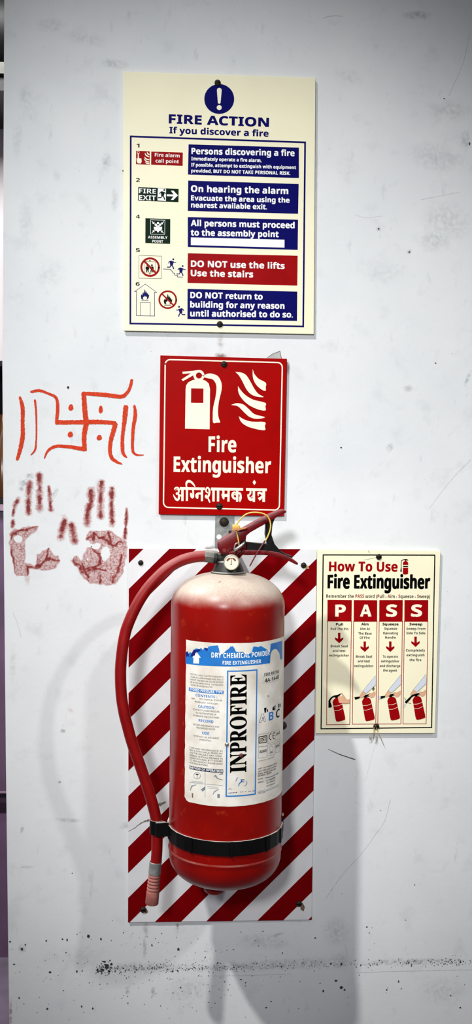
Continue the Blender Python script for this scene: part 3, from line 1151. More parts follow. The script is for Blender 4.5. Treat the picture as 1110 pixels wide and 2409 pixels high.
PAN = [([(443.4, 339.6), (702.9, 347.3), (702.9, 418.9), (442, 410.8)], NAVY,
        [('Persons discovering a fire', (450.2, 362.4), (692.5, 367.4), 14.2), ('Immediately operate a fire alarm,', (450, 377), (615, 381.5), 7.8),
         ('If possible, attempt to extinguish with equipment', (449.7, 391.4), (696, 398), 7.8), ('provided, BUT DO NOT TAKE PERSONAL RISK.', (449.7, 405.4), (682.6, 411.6), 7.8)]),
       ([(442.5, 424.8), (702.4, 432.9), (701, 503), (441.6, 496.2)], NAVY,
        [('On hearing the alarm', (449.3, 451.2), (677.6, 456.6), 15), ('Evacuate the area using the', (449.3, 471.4), (680.8, 477), 11.8), ('nearest available exit.', (449.3, 488), (628, 492.6), 11.8)]),
       ([(441.6, 510.6), (701, 517), (700, 588), (441.6, 581)], NAVY,
        [('All persons must proceed', (448.8, 531.5), (692.5, 537), 14), ('to the assembly point', (448.8, 554), (655, 558), 14)]),
       ([(441.6, 595.8), (700, 601.6), (699, 672), (441, 665.6)], RED, [('DO NOT use the lifts', (448.8, 627.5), (669, 632.8), 14.6), ('Use the stairs', (448.8, 649.5), (595, 652.7), 14.6)]),
       ([(441, 679.5), (699, 686), (698.4, 755), (440.7, 750.7)], NAVY,
        [('DO NOT return to', (447.5, 701), (617.3, 704.8), 14), ('building for any reason', (447.5, 723.2), (668.6, 726.6), 14), ('until authorised to do so.', (447.5, 744.2), (689, 747), 14)])]
for i, (q, mt, lines) in enumerate(PAN):
    b = SA.part('instruction_panel', A)
    b.rect(*q, mt)
    bo = b.done('dark red instruction panel' if mt is RED else None)
    for s_, a, e, cp in lines:
        SA.part('text_line', bo, layer=2).text(s_, a, e, cp, WHITE, fat=0.06).done()
    if i == 2:
        t = SA.part('blank_box', bo, layer=2)
        t.rect((448.8, 558.5), (669, 564), (669, 582.7), (448.8, 576.6), WHITE)
        t.done('empty white box')
for n_, x, y, w_ in (('1', 321, 346.8, 7), ('2', 320, 428, 9), ('4', 319.5, 513.8, 9.5), ('5', 319.5, 593, 9.5), ('6', 319, 672.3, 9.5)):
    SA.part('step_number', A).text(n_, (x, y), (x + w_, y + 0.2), 9, BLACK).done()

F3 = (5.473, 300, 320)


def runner(p, dx, dy, mt, sc=1.0, flip=1, l=0):
    def P(x, y):
        return (dx + flip * (x - 560) * sc, dy + (y - 1650) * sc)
    p.disc(P(588, 1587), 12 * sc, mt, l, seg=16)
    p.poly([P(540, 1612), P(556, 1604), P(596, 1616), P(582, 1664), P(562, 1674), P(548, 1664)], mt, l)
    p.stroke([P(550, 1610), P(534, 1622), P(526, 1640)], 11 * sc, mt, l, smooth=False)
    p.stroke([P(590, 1618), P(602, 1632), P(626, 1628)], 10 * sc, mt, l, smooth=False)
    p.stroke([P(558, 1664), P(546, 1688), P(508, 1688)], 13 * sc, mt, l, smooth=False)
    p.stroke([P(568, 1662), P(584, 1684), P(594, 1714)], 14 * sc, mt, l, smooth=False)


def flame(p, cx, cy, sx, sy, mt, inner, l=0):
    o = [(-52, 58), (-57, 20), (-48, -8), (-38, 12), (-30, -25), (-22, -40), (-16, -12), (-4, -82), (8, -45), (14, -20), (26, -52), (30, -10), (40, -28), (44, 6), (58, -2), (54, 34), (40, 62), (18, 72), (30, 48), (14, 20), (6, 36), (-2, 12), (-14, 40), (-24, 30), (-28, 56), (-18, 72), (-38, 70)]
    p.poly([(cx + x * sx, cy + y * sy) for x, y in o], mt, l)


# 1 alarm call point
p = SA.part('pictogram', A, *F3)
p.rect((110, 190), (285, 197), (285, 370), (108, 362), RED)
p.stroke([(138, 225), (138, 290)], 14, CREAM_INK, 1, smooth=False)
p.poly([(118, 285), (124, 280), (132, 300), (132, 262), (145, 262), (147, 285), (178, 290), (182, 330), (172, 355), (128, 352), (116, 310)], CREAM_INK, 1)
p.line([(126, 200), (150, 202), (150, 226), (126, 224)], 5, CREAM_INK, 1, closed=True)
for a in ([(222, 218), (240, 250), (278, 270)], [(250, 205), (262, 230), (282, 240)], [(215, 268), (240, 296), (280, 306)], [(212, 292), (240, 325), (280, 335)], [(226, 340), (250, 352), (280, 356)]):
    p.stroke(a, [5, 16, 10], CREAM_INK, 1)
p.done('small red call point pictogram')
p = SA.part('caption_plate', A, *F3)
p.rect((305, 200), (711, 213), (709, 384), (303, 370), RED)
bo = p.done()
SA.part('text_line', bo, *F3, layer=2).text('Fire alarm', (350, 264), (670, 277), 46, WHITE).done()
SA.part('text_line', bo, *F3, layer=2).text('call point', (360, 341), (660, 352), 46, WHITE).done()
# 2 fire exit
p = SA.part('pictogram', A, *F3)
p.rect((137, 658), (657, 680), (655, 852), (135, 832), GREEN)
p.rect((390, 672), (495, 678), (493, 838), (385, 830), WHITE, 1)
runner(p, 445, 757, GREEN, 0.98, 1, 2)
p.poly([(505, 750), (592, 753), (556, 703), (592, 704), (648, 765), (588, 824), (556, 822), (592, 778), (505, 775)], WHITE, 1)
bo = p.done('dark green exit pictogram')
SA.part('text_line', bo, *F3, layer=2).text('FIRE', (147, 736), (365, 744), 62, WHITE).done()
SA.part('text_line', bo, *F3, layer=2).text('EXIT', (147, 823), (365, 830), 62, WHITE).done()
# 4 assembly point
p = SA.part('pictogram', A, *F3)
p.rect((230, 1058), (550, 1070), (548, 1388), (228, 1378), GREEN)
p.line([(297, 1079), (481, 1085), (478, 1267), (296, 1262)], 5, WHITE, 1, closed=True)
for x, y in ((362, 1142), (420, 1142), (392, 1122)):
    p.disc((x, y), 15, WHITE, 1, seg=16)
    p.poly([(x - 24, y + 26), (x + 24, y + 26), (x + 24, y + 62), (x + 14, y + 62), (x + 12, y + 78), (x - 12, y + 78), (x - 14, y + 62), (x - 24, y + 62)], WHITE, 1)
p.disc((392, 1163), 17, GREEN, 2, seg=16).disc((392, 1164), 14, WHITE, 3, seg=16)
p.poly([(370, 1182), (414, 1182), (412, 1225), (404, 1225), (402, 1240), (382, 1240), (380, 1225), (372, 1225)], WHITE, 3)
for x, y, a, b in ((312, 1098, 1, 1), (466, 1102, -1, 1), (312, 1248, 1, -1), (464, 1252, -1, -1)):
    p.stroke([(x, y), (x + 22 * a, y + 22 * b)], 9, WHITE, 1, smooth=False)
    p.poly([(x + 34 * a, y + 34 * b), (x + 34 * a, y + 6 * b), (x + 6 * a, y + 34 * b)], WHITE, 1)
bo = p.done('dark green assembly pictogram')
SA.part('text_line', bo, *F3, layer=2).text('ASSEMBLY', (263, 1319), (513, 1325), 34, WHITE).done()
SA.part('text_line', bo, *F3, layer=2).text('POINT', (316, 1371), (457, 1376), 34, WHITE).done()
# 5 no lift, stairs
p = SA.part('pictogram', A, *F3)
p.line([(146, 1536), (437, 1546), (434, 1837), (145, 1830)], 6, OLIVE, closed=True)
p.line([(218, 1616), (358, 1620), (357, 1755), (218, 1754)], 5, OLIVE, 0, closed=True)
for s_ in (1, -1):
    yy = 1604 if s_ == 1 else 1772
    p.poly([(287, yy - 14 * s_), (302, yy + 4 * s_), (290, yy + 4 * s_), (290, yy + 14 * s_), (284, yy + 14 * s_), (284, yy + 4 * s_), (272, yy + 4 * s_)], BLACK)
for x in (255, 313):
    p.disc((x, 1664), 12, BLACK, 0, seg=14)
    p.poly([(x - 22, 1682), (x + 20, 1680), (x + 24, 1715), (x + 16, 1718), (x + 18, 1752), (x + 6, 1752), (x, 1725), (x - 8, 1752), (x - 20, 1752), (x - 14, 1712), (x - 24, 1716)], BLACK)
p.ring((290, 1688), 113, 26, RED, 1).stroke([(212, 1608), (370, 1768)], 24, RED, 1, smooth=False)
p.done('red ring no lift pictogram')
p = SA.part('pictogram', A, *F3)
p.line([(458, 1713), (556, 1715), (558, 1736), (580, 1739), (581, 1763), (607, 1766), (608, 1790), (641, 1793), (644, 1815), (707, 1817)], 7, NAVY)
runner(p, 560, 1650, NAVY)
runner(p, 681, 1738, NAVY)
p.done('navy figures running down stairs')
# 6 house, no fire, runner
p = SA.part('pictogram', A, *F3)
p.line([(115, 2003), (88, 2005), (228, 1906), (376, 2014), (346, 2012)], 6, NAVY)
p.line([(114, 2003), (113, 2312), (348, 2318), (346, 2012)], 7, NAVY)
p.line([(165, 2312), (165, 2143), (292, 2145), (290, 2315)], 6, NAVY)
p.line([(177, 2115), (268, 2117)], 8, NAVY)
flame(p, 224, 2042, 0.95, 0.9, NAVY, CREAM_INK)
p.done('navy outline of a burning house')
p = SA.part('pictogram', A, *F3)
flame(p, 520, 2102, 0.95, 0.9, BLACK, CREAM_INK)
p.line([(472, 2177), (562, 2178)], 8, BLACK)
p.ring((517, 2107), 109, 22, RED, 1).stroke([(440, 2030), (594, 2182)], 19, RED, 1, smooth=False)
runner(p, 690, 2262, NAVY, 1.0, -1)
p.done('red ring no fire pictogram and runner')
screw_slot(screw(A, 512, 195, AD, 6.5), 512, 195, AD, 6.5)
screw_slot(screw(A, 517, 763, AD, 6.5), 517, 763, AD, 6.5)

# ================================================================== red fire extinguisher sign
RD = 0.0064
c0 = at(523, 1025, RD)
Rr = empty('fire_extinguisher_sign', (c0.x, c0.y, c0.z), 'red fire extinguisher sign with cream pictograms and Hindi lettering', 'sign')
board(Rr, [(377, 836), (675, 844), (668, 1214), (373, 1210)], RD, 0.003, SIGNRED)
SR = flat_sheet(RD)
F4 = (3.265, 360, 820)
p = SR.part('border', Rr, *F4)
cs = [(93, 85), (992, 107), (970, 1240), (80, 1220)]
pts = []
for i, (x, y) in enumerate(cs):
    r = 38
    cx, cy = x + (r if i in (0, 3) else -r), y + (r if i in (0, 1) else -r)
    for k in range(7):
        a = math.radians(180 + 90 * i + 15 * k)
        pts.append((cx + r * math.cos(a), cy + r * math.sin(a)))
pts += [pts[0], pts[1]]
p.stroke(pts, 10, CREAM_INK, smooth=False)
p.done()
p = SR.part('extinguisher_pictogram', Rr, *F4)
p.poly([(250, 310), (254, 282), (270, 260), (300, 244), (330, 236), (372, 236), (405, 248), (428, 270), (437, 310), (434, 620), (245, 615)], CREAM_INK, 0, [[(292, 305), (387, 307), (386, 418), (291, 417)]])
p.ring((352, 207), 33, 19, CREAM_INK, 1)
p.poly([(225, 178), (300, 172), (345, 165), (347, 184), (310, 188), (228, 195)], CREAM_INK)
p.poly([(217, 238), (295, 188), (318, 186), (308, 206), (230, 250)], CREAM_INK)
p.smooth([(375, 215), (420, 193), (460, 195), (500, 215), (525, 265), (525, 320), (505, 410), (498, 480), (503, 530), (515, 566), (490, 569), (462, 570), (458, 520), (462, 450), (480, 370), (487, 300), (478, 262), (455, 235), (420, 228)], CREAM_INK)
p.done()
p = SR.part('flame_pictogram', Rr, *F4)
for q in ([(765, 158), (778, 195), (810, 232), (865, 262), (865, 295), (862, 326), (820, 306), (785, 268), (766, 220)],
          [(632, 180), (680, 185), (715, 205), (745, 250), (775, 305), (808, 348), (850, 372), (800, 370), (750, 350), (715, 310), (690, 260), (660, 208)],
          [(652, 288), (672, 318), (710, 358), (770, 393), (862, 417), (862, 445), (862, 476), (800, 465), (730, 430), (680, 382), (655, 335)],
          [(600, 433), (640, 420), (690, 428), (730, 460), (780, 505), (860, 527), (800, 540), (740, 525), (690, 480), (650, 443)],
          [(658, 520), (700, 545), (760, 562), (858, 565), (858, 596), (858, 627), (790, 618), (720, 596), (675, 562)]):
    p.smooth(q, CREAM_INK, n=3)
p.done()
SR.part('text_line', Rr, *F4).text('Fire', (425, 793), (637, 796), 117, CREAM_INK, fat=0.04).done()
SR.part('text_line', Rr, *F4).text('Extinguisher', (157, 946), (903, 957), 116, CREAM_INK, fat=0.04).done()
p = SR.part('hindi_lettering', Rr, 9.25, 400, 1120)
HI = CREAM_INK
p.poly([(212, 240), (755, 250), (755, 305), (212, 297)], HI)
p.poly([(243, 290), (295, 290), (292, 542), (243, 542)], HI, 1)
p.stroke([(92, 290), (115, 262), (150, 252), (182, 270), (192, 312), (185, 350), (165, 378), (125, 368)], [26, 36, 38, 38, 36, 38, 40, 34], HI)
p.stroke([(105, 310), (150, 296), (185, 300)], [8, 14, 20], HI, 1)
p.stroke([(130, 395), (175, 390), (192, 430), (188, 490), (160, 522), (122, 495), (85, 435), (70, 398)], [30, 34, 40, 46, 42, 44, 26, 10], HI, 2)
p.stroke([(185, 395), (215, 424), (255, 418)], [24, 36, 40], HI, 3)
p.poly([(343, 240), (392, 240), (388, 542), (343, 542)], HI, 1)
p.stroke([(362, 248), (352, 190), (364, 138), (402, 112), (452, 126), (502, 172), (545, 234)], [30, 36, 50, 58, 50, 38, 22], HI, 2)
p.stroke([(496, 300), (503, 350), (503, 410), (492, 455), (482, 490)], [36, 36, 40, 54, 16], HI, 1)
p.stroke([(452, 365), (458, 410), (475, 455), (488, 488)], [30, 48, 52, 14], HI, 2)
p.poly([(668, 300), (718, 300), (716, 545), (668, 545)], HI, 1)
p.stroke([(680, 385), (640, 378), (598, 388), (582, 420), (588, 462), (600, 494)], [48, 46, 54, 68, 60, 20], HI, 2)
p.stroke([(828, 372), (788, 338), (784, 285), (812, 254), (845, 278), (857, 335), (848, 400), (822, 455), (795, 468), (778, 438), (798, 408)], [18, 34, 36, 38, 36, 40, 42, 46, 48, 46, 30], HI)
p.stroke([(820, 470), (845, 525), (866, 576)], [22, 34, 26], HI, 1)
p.poly([(888, 250), (1590, 260), (1590, 320), (888, 312)], HI)
p.poly([(918, 305), (972, 305), (970, 553), (918, 553)], HI, 1)
p.poly([(1018, 305), (1070, 305), (1068, 553), (1018, 553)], HI, 1)
p.frame(8.538, 510, 1120)
p.poly([(108, 285), (152, 285), (152, 372), (108, 372)], HI, 1)
p.poly([(88, 360), (215, 356), (215, 416), (156, 418), (148, 465), (130, 470), (105, 430)], HI, 2)
p.poly([(212, 285), (258, 285), (253, 513), (210, 513)], HI, 3)
p.poly([(386, 285), (432, 285), (430, 515), (384, 515)], HI, 1)
p.stroke([(392, 350), (362, 328), (328, 338), (311, 382), (328, 430), (362, 452), (395, 445)], [26, 36, 42, 42, 42, 44, 40], HI, 2)
p.stroke([(325, 392), (355, 372), (392, 380)], [10, 18, 20], HI, 3)
p.stroke([(428, 345), (460, 348), (478, 390), (472, 450), (460, 522)], [40, 42, 38, 52, 14], HI, 2)
p.poly([(585, 240), (1003, 248), (1003, 302), (585, 297)], HI)
p.poly([(752, 75), (788, 128), (752, 182), (717, 128)], HI)
p.poly([(720, 290), (768, 290), (766, 520), (718, 520)], HI, 1)
p.stroke([(672, 300), (674, 335), (655, 370), (622, 385)], [34, 36, 34, 30], HI, 2)
p.stroke([(618, 370), (640, 432), (672, 474), (722, 465)], [20, 46, 50, 44], HI, 3)
p.stroke([(665, 432), (695, 420), (722, 395)], [8, 14, 26], HI, 2)
p.poly([(915, 290), (970, 290), (967, 520), (913, 520)], HI, 1)
p.stroke([(822, 352), (850, 338), (888, 348), (922, 385)], [44, 48, 44, 40], HI, 2)
p.stroke([(840, 468), (880, 440), (926, 395)], [72, 52, 36], HI, 3)
p.stroke([(826, 350), (830, 402)], [30, 14], HI, 3)
p.done()
screw_slot(screw(Rr, 527, 857, RD, 6.5), 527, 857, RD, 6.5)
screw_slot(screw(Rr, 516, 1191, RD, 7), 516, 1191, RD, 7)

# ================================================================== striped backboard
BD = 0.0048
corn = [(303, 1291), (745, 1292), (733, 2164), (301, 2170)]
c0 = at(520, 1730, BD)
B = empty('striped_backboard', (c0.x, c0.y, c0.z), 'red and white diagonally striped backboard behind the extinguisher', 'board')
board(B, corn, BD, 0.002, BOARDWHITE, bev=0.0004)
q = [Vector(v) for v in pxz(corn, BD)]
ex_ = (q[1] - q[0]).normalized()
Wb, Hb = (q[1] - q[0]).length, (q[3] - q[0]).length


def clip(poly, a, b, c):
    """keep a*x + b*y <= c"""
    out = []
    for i in range(len(poly)):
        p0, p1 = poly[i - 1], poly[i]
        d0, d1 = a * p0[0] + b * p0[1] - c, a * p1[0] + b * p1[1] - c
        if (d0 <= 0) != (d1 <= 0):
            t = d0 / (d0 - d1)
            out.append((p0[0] + (p1[0] - p0[0]) * t, p0[1] + (p1[1] - p0[1]) * t))
        if d1 <= 0:
            out.append(p1)
    return out


for k in range(-1, 12):
    s0, s1 = 0.0642 + 0.0837 * k, 0.0642 + 0.0837 * k + 0.0427
    pl = [(0, 0), (1, 0), (1, 1), (0, 1)]
    # in board coordinates u right, v down; the stripe is s0 < u + v < s1
    pl = [(u * Wb, v * Hb) for u, v in pl]
    pl = clip(clip(pl, 1, 1, s1), -1, -1, -s0)
    if len(pl) < 3:
        continue
    bm = bmesh.new()
    vs = []
    for u, v in pl:
        a, b = u / Wb, v / Hb
        t = q[0].lerp(q[1], a)
        e = q[3].lerp(q[2], a)
        z = t.lerp(e, b)
        vs.append(bm.verts.new((z.x, -BD - 0.00015, z.y)))
    bm.faces.new(vs)
    obj('stripe', bm, STRIPE, B)
SB = flat_sheet(BD, 0.0002)
SB.part('grime_streak', B).stroke([(301, 1956), (316, 1948), (332, 1936), (352, 1928)], [0.8, 1.5, 2.4, 4.5], PEEL, 1, rag=1.2).done()
SB.part('grime_streak', B).stroke([(372, 1894), (380, 1890), (390, 1886)], [9, 5, 4], PEEL, 1, rag=1.2).done()
SB.part('rust_stain', B).poly([(705, 2124), (712, 2124), (717, 2134), (714, 2144), (707, 2140)], RUST).done()
SB.part('rust_stain', B).poly([(338, 2136), (345, 2138), (349, 2146), (342, 2150)], RUST).done()
SB.part('rust_stain', B).poly([(716, 1330), (726, 1331), (727, 1338), (719, 1338)], STRAW).done()
for x, y, r in ((331, 1324, 5.5), (714, 1330, 6), (337, 2140, 6.5), (703, 2126, 6.5)):
    screw_slot(screw(B, x, y, BD, r), x, y, BD, r)

# ================================================================== how to use sign
PD = 0.0062
c0 = at(888, 1510, PD)
P_ = empty('instruction_sign', (c0.x, c0.y, c0.z), 'cream how to use sign with four red PASS columns beside the striped board', 'sign')
board(P_, [(746, 1292), (1036, 1296), (1023, 1725), (742, 1726)], PD, 0.003, CREAM)
SP = flat_sheet(PD)
F7, F8 = (3.364, 730, 1270), (3.364, 730, 1500)
p = SP.part('border', P_)
p.line([(760, 1305.5), (1022.5, 1306), (1015, 1711.5), (755, 1714.5)], 2.6, BLACK, closed=True)
p.done()
p = SP.part('heading', P_, *F7)
p.text('How To Use', (148, 248), (688, 251), 76, RED, fat=0.05).text('Fire Extinguisher', (138, 384), (943, 386), 106, BLACK, fat=0.07)
p.done()
txt = 'Remember the PASS word (Pull - Aim - Squeeze - Sweep)'
spn = {i: RED for i in range(13, 17)}
for w_ in ('Pull', 'Aim', 'Squeeze', 'Sweep'):
    spn[txt.index(w_)] = RED
SP.part('subheading', P_, *F7).text(txt, (125, 459), (946, 461), 27, BLACK, spans=spn).done()
p = SP.part('extinguisher_icon', P_, 24.67, 930, 1305)
p.poly([(430, 590), (430, 490), (465, 415), (550, 360), (560, 325), (625, 325), (635, 368), (705, 415), (740, 490), (740, 590)], RED)
p.rect((440, 645), (735, 645), (735, 710), (440, 710), BLACK)
p.poly([(430, 755), (735, 755), (735, 1095), (690, 1135), (560, 1150), (470, 1138), (430, 1105)], RED)
p.poly([(450, 275), (520, 255), (640, 248), (725, 285), (690, 308), (748, 350), (735, 366), (655, 325), (450, 315)], BLACK, 1)
p.stroke([(540, 294), (450, 294), (380, 322), (342, 380), (332, 500), (330, 700), (325, 850), (322, 985)], [40, 44, 44, 40, 36, 36, 60, 95], BLACK, 2)
p.done()
HEAD = [[(135, 475), (327, 477), (325, 644), (134, 643)], [(343, 477), (528, 478), (527, 645), (342, 645)], [(545, 477), (730, 477), (728, 645), (544, 645)], [(744, 477), (932, 477), (930, 645), (743, 645)]]
FOOT = [[(134, 643), (325, 644), (311, 1461), (128, 1463)], [(342, 645), (527, 645), (517, 1458), (332, 1459)], [(544, 645), (728, 645), (716, 1457), (533, 1458)], [(743, 645), (930, 645), (915, 1456), (732, 1457)]]
LET = [('P', 195, 276), ('A', 391, 481), ('S', 600, 682), ('S', 797, 880)]
SUB = [('Pull', 202, 258, 677), ('Aim', 403, 459, 676), ('Squeeze', 571, 696, 676), ('Sweep', 784, 885, 676)]
BODY = [[('Pull The Pin', 160, 300, 714), ('Break Seal', 160, 295, 850), ('and test', 176, 277, 886), ('extinguisher', 148, 304, 923)],
        [('Aim At', 391, 470, 713), ('The Base', 378, 484, 749), ('Of Fire', 390, 469, 783), ('Break Seal', 360, 487, 932), ('and test', 374, 471, 969), ('extinguisher', 347, 498, 1006)],
        [('Squeeze', 584, 686, 711), ('Operating', 574, 692, 747), ('Handle', 591, 675, 781), ('To operate', 572, 692, 932), ('extinguisher', 558, 702, 969), ('and discharge', 548, 711, 1006), ('the agent', 574, 684, 1042)],
        [('Sweep From', 759, 909, 712), ('Side To Side', 759, 909, 747), ('Completely', 755, 907, 883), ('extinguish', 760, 902, 921), ('the fire', 783, 877, 959)]]
ARW = [(228, 735), (430, 804), (632, 804), (832, 765)]
I1 = (8.538, 765, 1600)


def mini_ext(p, dx, dy, mt=RED):
    p.smooth([(735 + dx, 430 + dy), (760 + dx, 378 + dy), (800 + dx, 347 + dy), (850 + dx, 347 + dy), (893 + dx, 370 + dy), (915 + dx, 412 + dy), (955 + dx, 590 + dy), (990 + dx, 765 + dy), (940 + dx, 800 + dy), (870 + dx, 818 + dy), (805 + dx, 805 + dy), (768 + dx, 610 + dy)], mt, 0, 3)
    p.stroke([(745 + dx, 510 + dy), (840 + dx, 505 + dy), (925 + dx, 472 + dy)], 8, CREAM_INK, 1)
    p.stroke([(763 + dx, 600 + dy), (850 + dx, 596 + dy), (942 + dx, 556 + dy)], 8, CREAM_INK, 1)


for k in range(4):
    p = SP.part('step_column', P_, *F7)
    p.line(FOOT[k], 5, RED, 0, closed=True)
    p.rect(*HEAD[k], RED, 1)
    col = p.done()
    p = SP.part('column_letter', col, *F7, layer=3)
    s_, a, b = LET[k]
    p.text(s_, (a, 606), (b, 606.5), 92, CREAM_INK, fat=0.06)
    p.done()
    for i, (s_, a, b, y) in enumerate([SUB[k]] + BODY[k]):
        SP.part('text_line', col, *F7, layer=2).text(s_, (a, y), (b, y + 0.4), 18.7, BLACK, fat=0.08 if i == 0 else 0.0).done()
    p = SP.part('arrow', col, *F7, layer=2)
    x, y = ARW[k]
    p.poly([(x - 10, y), (x + 9, y), (x + 9, y + 48), (x + 32, y + 36), (x + 32, y + 52), (x, y + 83), (x - 34, y + 52), (x - 34, y + 36), (x - 10, y + 48)], RED)
    p.done()
    p = SP.part('illustration', col, *I1, layer=3)
    if k == 0:
        mini_ext(p, -590, 10)
        p.stroke([(165, 325), (250, 312), (312, 270)], [34, 40, 12], BLACK, 2)
        p.poly([(200, 330), (245, 330), (250, 356), (195, 358)], BLACK, 2)
        p.stroke([(200, 315), (140, 342), (95, 390), (80, 440)], [26, 30, 34, 36], BLACK, 2)
        p.poly([(64, 405), (98, 425), (130, 515), (128, 540), (108, 552), (62, 552)], BLACK, 2)
        p.poly([(250, 345), (268, 322), (330, 322), (345, 315), (310, 268), (325, 250), (375, 315), (432, 396), (490, 385), (488, 465), (390, 470), (300, 460), (268, 440), (265, 410)], SKIN, 3)
        p.stroke([(325, 250), (375, 315), (432, 396), (490, 386)], 4, BROWN, 4, smooth=False)
        p.stroke([(488, 466), (390, 471), (300, 461)], 4, BROWN, 4, smooth=False)
    else:
        dx, dy = (k - 1) * 508, -(k - 1) * 14
        mini_ext(p, dx, dy)
        p.stroke([(735 + dx, 328 + dy), (800 + dx, 318 + dy), (880 + dx, 284 + dy)], [22, 40, 14], BLACK, 2)
        p.stroke([(800 + dx, 318 + dy), (860 + dx, 322 + dy), (905 + dx, 318 + dy)], [30, 14, 8], BLACK, 2)
        p.poly([(785 + dx, 315 + dy), (825 + dx, 315 + dy), (832 + dx, 352 + dy), (780 + dx, 352 + dy)], BLACK, 2)
        p.poly([(1006 + dx, -100 + dy), (1006 + dx, 95 + dy), (830 + dx, 258 + dy), (800 + dx, 262 + dy), (772 + dx, 235 + dy), (758 + dx, 206 + dy)], SLEEVE, 3)
        p.stroke([(1006 + dx, -100 + dy), (758 + dx, 206 + dy), (772 + dx, 235 + dy), (800 + dx, 262 + dy), (830 + dx, 258 + dy), (1006 + dx, 95 + dy)], 4, OLIVE, 4, smooth=False)
        p.poly([(757 + dx, 210 + dy), (772 + dx, 235 + dy), (815 + dx, 264 + dy), (790 + dx, 310 + dy), (745 + dx, 350 + dy), (705 + dx, 355 + dy), (692 + dx, 312 + dy)], SKIN, 3)
        p.stroke([(757 + dx, 210 + dy), (692 + dx, 312 + dy), (705 + dx, 355 + dy)], 4, BROWN, 4, smooth=False)
        p.poly([(868 + dx, 258 + dy), (930 + dx, 268 + dy), (1002 + dx, 224 + dy), (1002 + dx, 290 + dy), (965 + dx, 342 + dy), (915 + dx, 355 + dy), (875 + dx, 318 + dy)], SKIN, 3)
        p.stroke([(868 + dx, 258 + dy), (930 + dx, 268 + dy), (1002 + dx, 224 + dy)], 4, BROWN, 4, smooth=False)
        if k < 3:
            p.poly([(580 + dx, 338 + dy), (690 + dx, 325 + dy), (692 + dx, 358 + dy), (598 + dx, 390 + dy)], BLACK, 4)
        else:
            p.frame(8.222, 885, 1570)
            p.poly([(545, 668), (580, 698), (668, 600), (640, 575)], BLACK, 4)
            p.stroke([(645, 592), (700, 545), (760, 525)], [30, 34, 30], BLACK, 4)
            p.stroke([(548, 580), (552, 605), (566, 630)], 10, BROWN, 4)
            p.stroke([(615, 680), (640, 688), (670, 692)], 10, BROWN, 4)
            p.poly([(530, 690), (570, 708), (540, 770), (528, 770)], SLEEVE, 4)
        if k == 2:
            p.frame(8.222, 885, 1570)
            p.poly([(40, 545), (80, 552), (85, 592), (42, 625)], SLEEVE, 4)
    p.done()
SP.part('hair_scratch', P_, *F7).stroke([(535, 135), (480, 148), (422, 160)], 2.4, GRIME2, 2).done()
SP.part('hair_scratch', P_, *F7).stroke([(520, 150), (500, 210), (480, 290)], 1.8, FAINT, 2).done()
SP.part('hair_scratch', P_, *F7).stroke([(458, 85), (466, 104)], 4, OLIVE, 2, smooth=False).done()
SP.part('olive_spot', P_, *F7).poly([(490, 1168), (500, 1160), (508, 1175), (498, 1195), (488, 1185)], OLIVE, 5).done()
screw_slot(screw(P_, 891, 1310, PD, 6.2), 891, 1310, PD, 6.2)
screw_slot(screw(P_, 885, 1709, PD, 6.5), 885, 1709, PD, 6.5)
obj('straw', tube_bm([at(882, 1706, PD + 0.002), at(891, 1727, PD + 0.004), at(903, 1755, 0.004)], [0.0007, 0.0006, 0.0003], 6), STRAW, P_)
obj('straw', tube_bm([at(880, 1710, PD + 0.002), at(879, 1725, PD + 0.003), at(878, 1741, 0.004)], [0.0007, 0.0006, 0.0004], 6), STRAW, P_)


# ================================================================== wall bracket
c0 = at(528, 1250, 0.002)
K = empty('wall_bracket', (c0.x, 0, c0.z), 'grey steel wall bracket bolted under the red sign', 'bracket')
obj('plate', prism_bm(pxz([(507, 1196), (551, 1196), (549, 1289), (505, 1289)], 0.0026), -0.0026, -0.0001, 0.0004), STEEL, K)
c = at(527, 1228, 0.0026)
obj('bolt', lathe_bm([(0, 0), (0.0075, 0), (0.0075, 0.0012), (0.0066, 0.0034), (0.004, 0.0052), (0, 0.0058)], c, Vector((0, -1, 0)), Vector((1, 0, 0)), 22), SCREW, K, smooth=True, angle=50)
p = flat_sheet(0.0026, 0.0002).part('hole', K)
p.disc((515, 1263), 6, BOARDWHITE, 0, seg=18).disc((541, 1252), 4, SCREW, 0, seg=14)
p.done('small bright hole in the plate')

# ================================================================== fire extinguisher
XD = 0.135                                           # the cylinder's axis stands this far from the wall
AT_, AB_ = at(536, 1420, XD), at(529, 1990, XD)
AX = (AT_ - AB_).normalized()
E1 = (Vector((1, 0, 0)) - AX * AX.x).normalized()
E2 = AX.cross(E1)                                    # points into the wall
RAD = 0.0836
ORG = AB_


def hz(py):
    """height along the axis of a measured row"""
    px = 529 + (536 - 529) * (1990 - py) / 570.0
    return (at(px, py, XD) - ORG).dot(AX)


X = empty('fire_extinguisher', tuple(ORG + AX * hz(2078)), 'red dry powder fire extinguisher with dusty shoulders and white label on the striped board', 'fire extinguisher')


